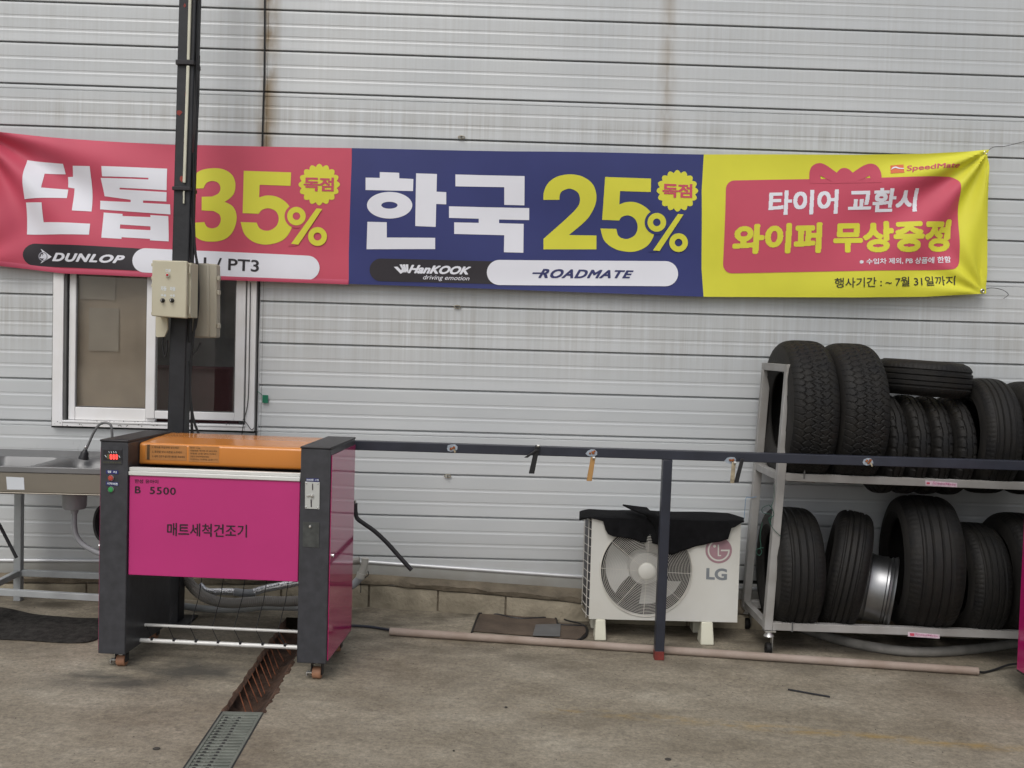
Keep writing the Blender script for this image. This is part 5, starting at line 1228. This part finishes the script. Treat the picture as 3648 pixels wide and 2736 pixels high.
m.add(vs, [(i * (nj + 1) + j, (i + 1) * (nj + 1) + j, (i + 1) * (nj + 1) + j + 1, i * (nj + 1) + j + 1) for i in range(ni - 1) for j in range(nj)])
o = obj('rubber_mat', m, M['matt'], smooth=60); md = o.modifiers.new('t', 'SOLIDIFY'); md.thickness = .007; md.offset = -1; md = o.modifiers.new('s', 'SUBSURF'); md.levels = md.render_levels = 2
tag(o, 'worn black rubber mat lying on the concrete left of the washer', 'mat')
G3 = lambda x, y: T(Z3b, x, y)
bm_ = slab_g('brown_mat', [G3(945, 1262), (G3(1420, 1290)), G3(1455, 1330), G3(1640, 1345), G3(1640, 1390), G3(1590, 1440), G3(885, 1385)], .006, 'brownmat', 'muddy brown cloth mat with black edge between the curb and the long pipe', 'mat')
e_ = [fG(*G3(x, y), .009) for x, y in ((885, 1388), (925, 1280), (945, 1262), (1050, 1268), (1200, 1296), (1420, 1290), (1455, 1332), (1560, 1342), (1625, 1345), (1640, 1375), (1630, 1410), (1580, 1438))]
obj('mat_edge', MB().tube(smooth_path([(p.x, p.y, p.z) for p in e_]), .0055, 8), M['cable'], bm_)
sp_ = slab_g('square_plate', [G3(1305, 1352), G3(1470, 1348), G3(1465, 1430), G3(1285, 1424)], .004, 'plate', 'small dark grey square plate lying on the brown mat', 'plate')
sp_.location.z += .010
pa, pb2 = vG(842, 1364, .022), vG(2112, 1450, .022)
npts = 40; pts = [pa + (pb2 - pa) * (k / npts) for k in range(npts + 1)]
for p in pts: p.z = ground(p.x, p.y) + .0225
m = MB().tube(pts, .0215, 16, cap=False); m.tube(pts, .018, 12, cap=False)
tag(obj('long_pipe', m, M['pinkpipe']), 'long dusty pink plastic pipe lying across the concrete in front of the air conditioner', 'pipe')
tag(obj('pipe_cable', MB().tube(smooth_path([vG(2104, 1449, .022), vG(2125, 1452, .01), vG(2150, 1446, .01), vG(2180, 1436, .02), vG(2215, 1433, .03)]), .006, 8), M['cable']), 'black cable coming out of the right end of the long pipe', 'cable')
hp = [vG(x, y, .027) for x, y in ((1720, 1352), (1760, 1366), (1820, 1384), (1880, 1397), (1960, 1407), (2040, 1407), (2110, 1401), (2200, 1389), (2300, 1378))]
tag(obj('flat_hose', MB().tube(smooth_path(hp, 22), .029, 12, rib=.95), M['hose3']), 'thick pale grey ribbed hose sagging on the ground beneath the tyre rack', 'hose')
p, q = vG(1702, 1489, .006), vG(1793, 1505, .006)
tag(obj('black_stick', MB().beam(p, q, .010, .006), M['stick'], bevel=.001), 'thin straight black strip lying on the open concrete at lower right', 'stick')
tag(obj('mat_cable', MB().tube(smooth_path([fG(*G3(x, y), .006) for x, y in ((1430, 1280), (1520, 1310), (1600, 1330), (1645, 1360), (1640, 1410), (1600, 1436))]), .004, 6), M['cable']), 'thin black cable looping near the left foot of the air conditioner', 'cable')
for i, (px, py, r_, lb) in enumerate(((338, 1617, .012, 'dark pebble on the concrete left of the drain grating'), (1443, 1640, .011, 'dark flat pebble on the concrete near the bottom centre'), (1093, 1528, .006, 'small dark pebble on the concrete right of the rusty drain'), (1024, 1358, .007, 'tiny dark pebble beside the brown mat'), (980, 1622, .004, 'tiny pebble in front of the drain'))):
    p = vG(px, py, .002); m = MB().lathe([(0, .005), (r_ * .6, .004), (r_, .001), (r_ * .9, -.002)], p, (0, 0, 1), 9); m.v = [Vector((p.x + (v.x - p.x) * 1.3, v.y, v.z)) for v in m.v]
    tag(obj('pebble', m, M['coin'], smooth=0), lb, 'pebble', 'pebbles on the concrete')
gr_ = MB(); rr2 = random.Random(9)
for k in range(900):                                   # grit and crumbs scattered over the slab
    x, y = rr2.uniform(-2.9, 3.1), -3.6 + 3.5 * rr2.random() ** .7
    c0g, hwg = drainx(y)
    if abs(x - c0g) < hwg + .01: continue
    s_ = rr2.uniform(.0012, .0042); z = ground(x, y); a_ = rr2.uniform(0, 6)
    gr_.add([(x + s_ * cos(a_ + t_), y + s_ * sin(a_ + t_), z) for t_ in (0, 2.1, 4.2)] + [(x, y, z + s_ * .7)], [(0, 1, 3), (1, 2, 3), (2, 0, 3)])
obj('grit', gr_, M['coin'], smooth=0, kind='stuff')['label'] = 'fine grit and crumbs scattered over the concrete'
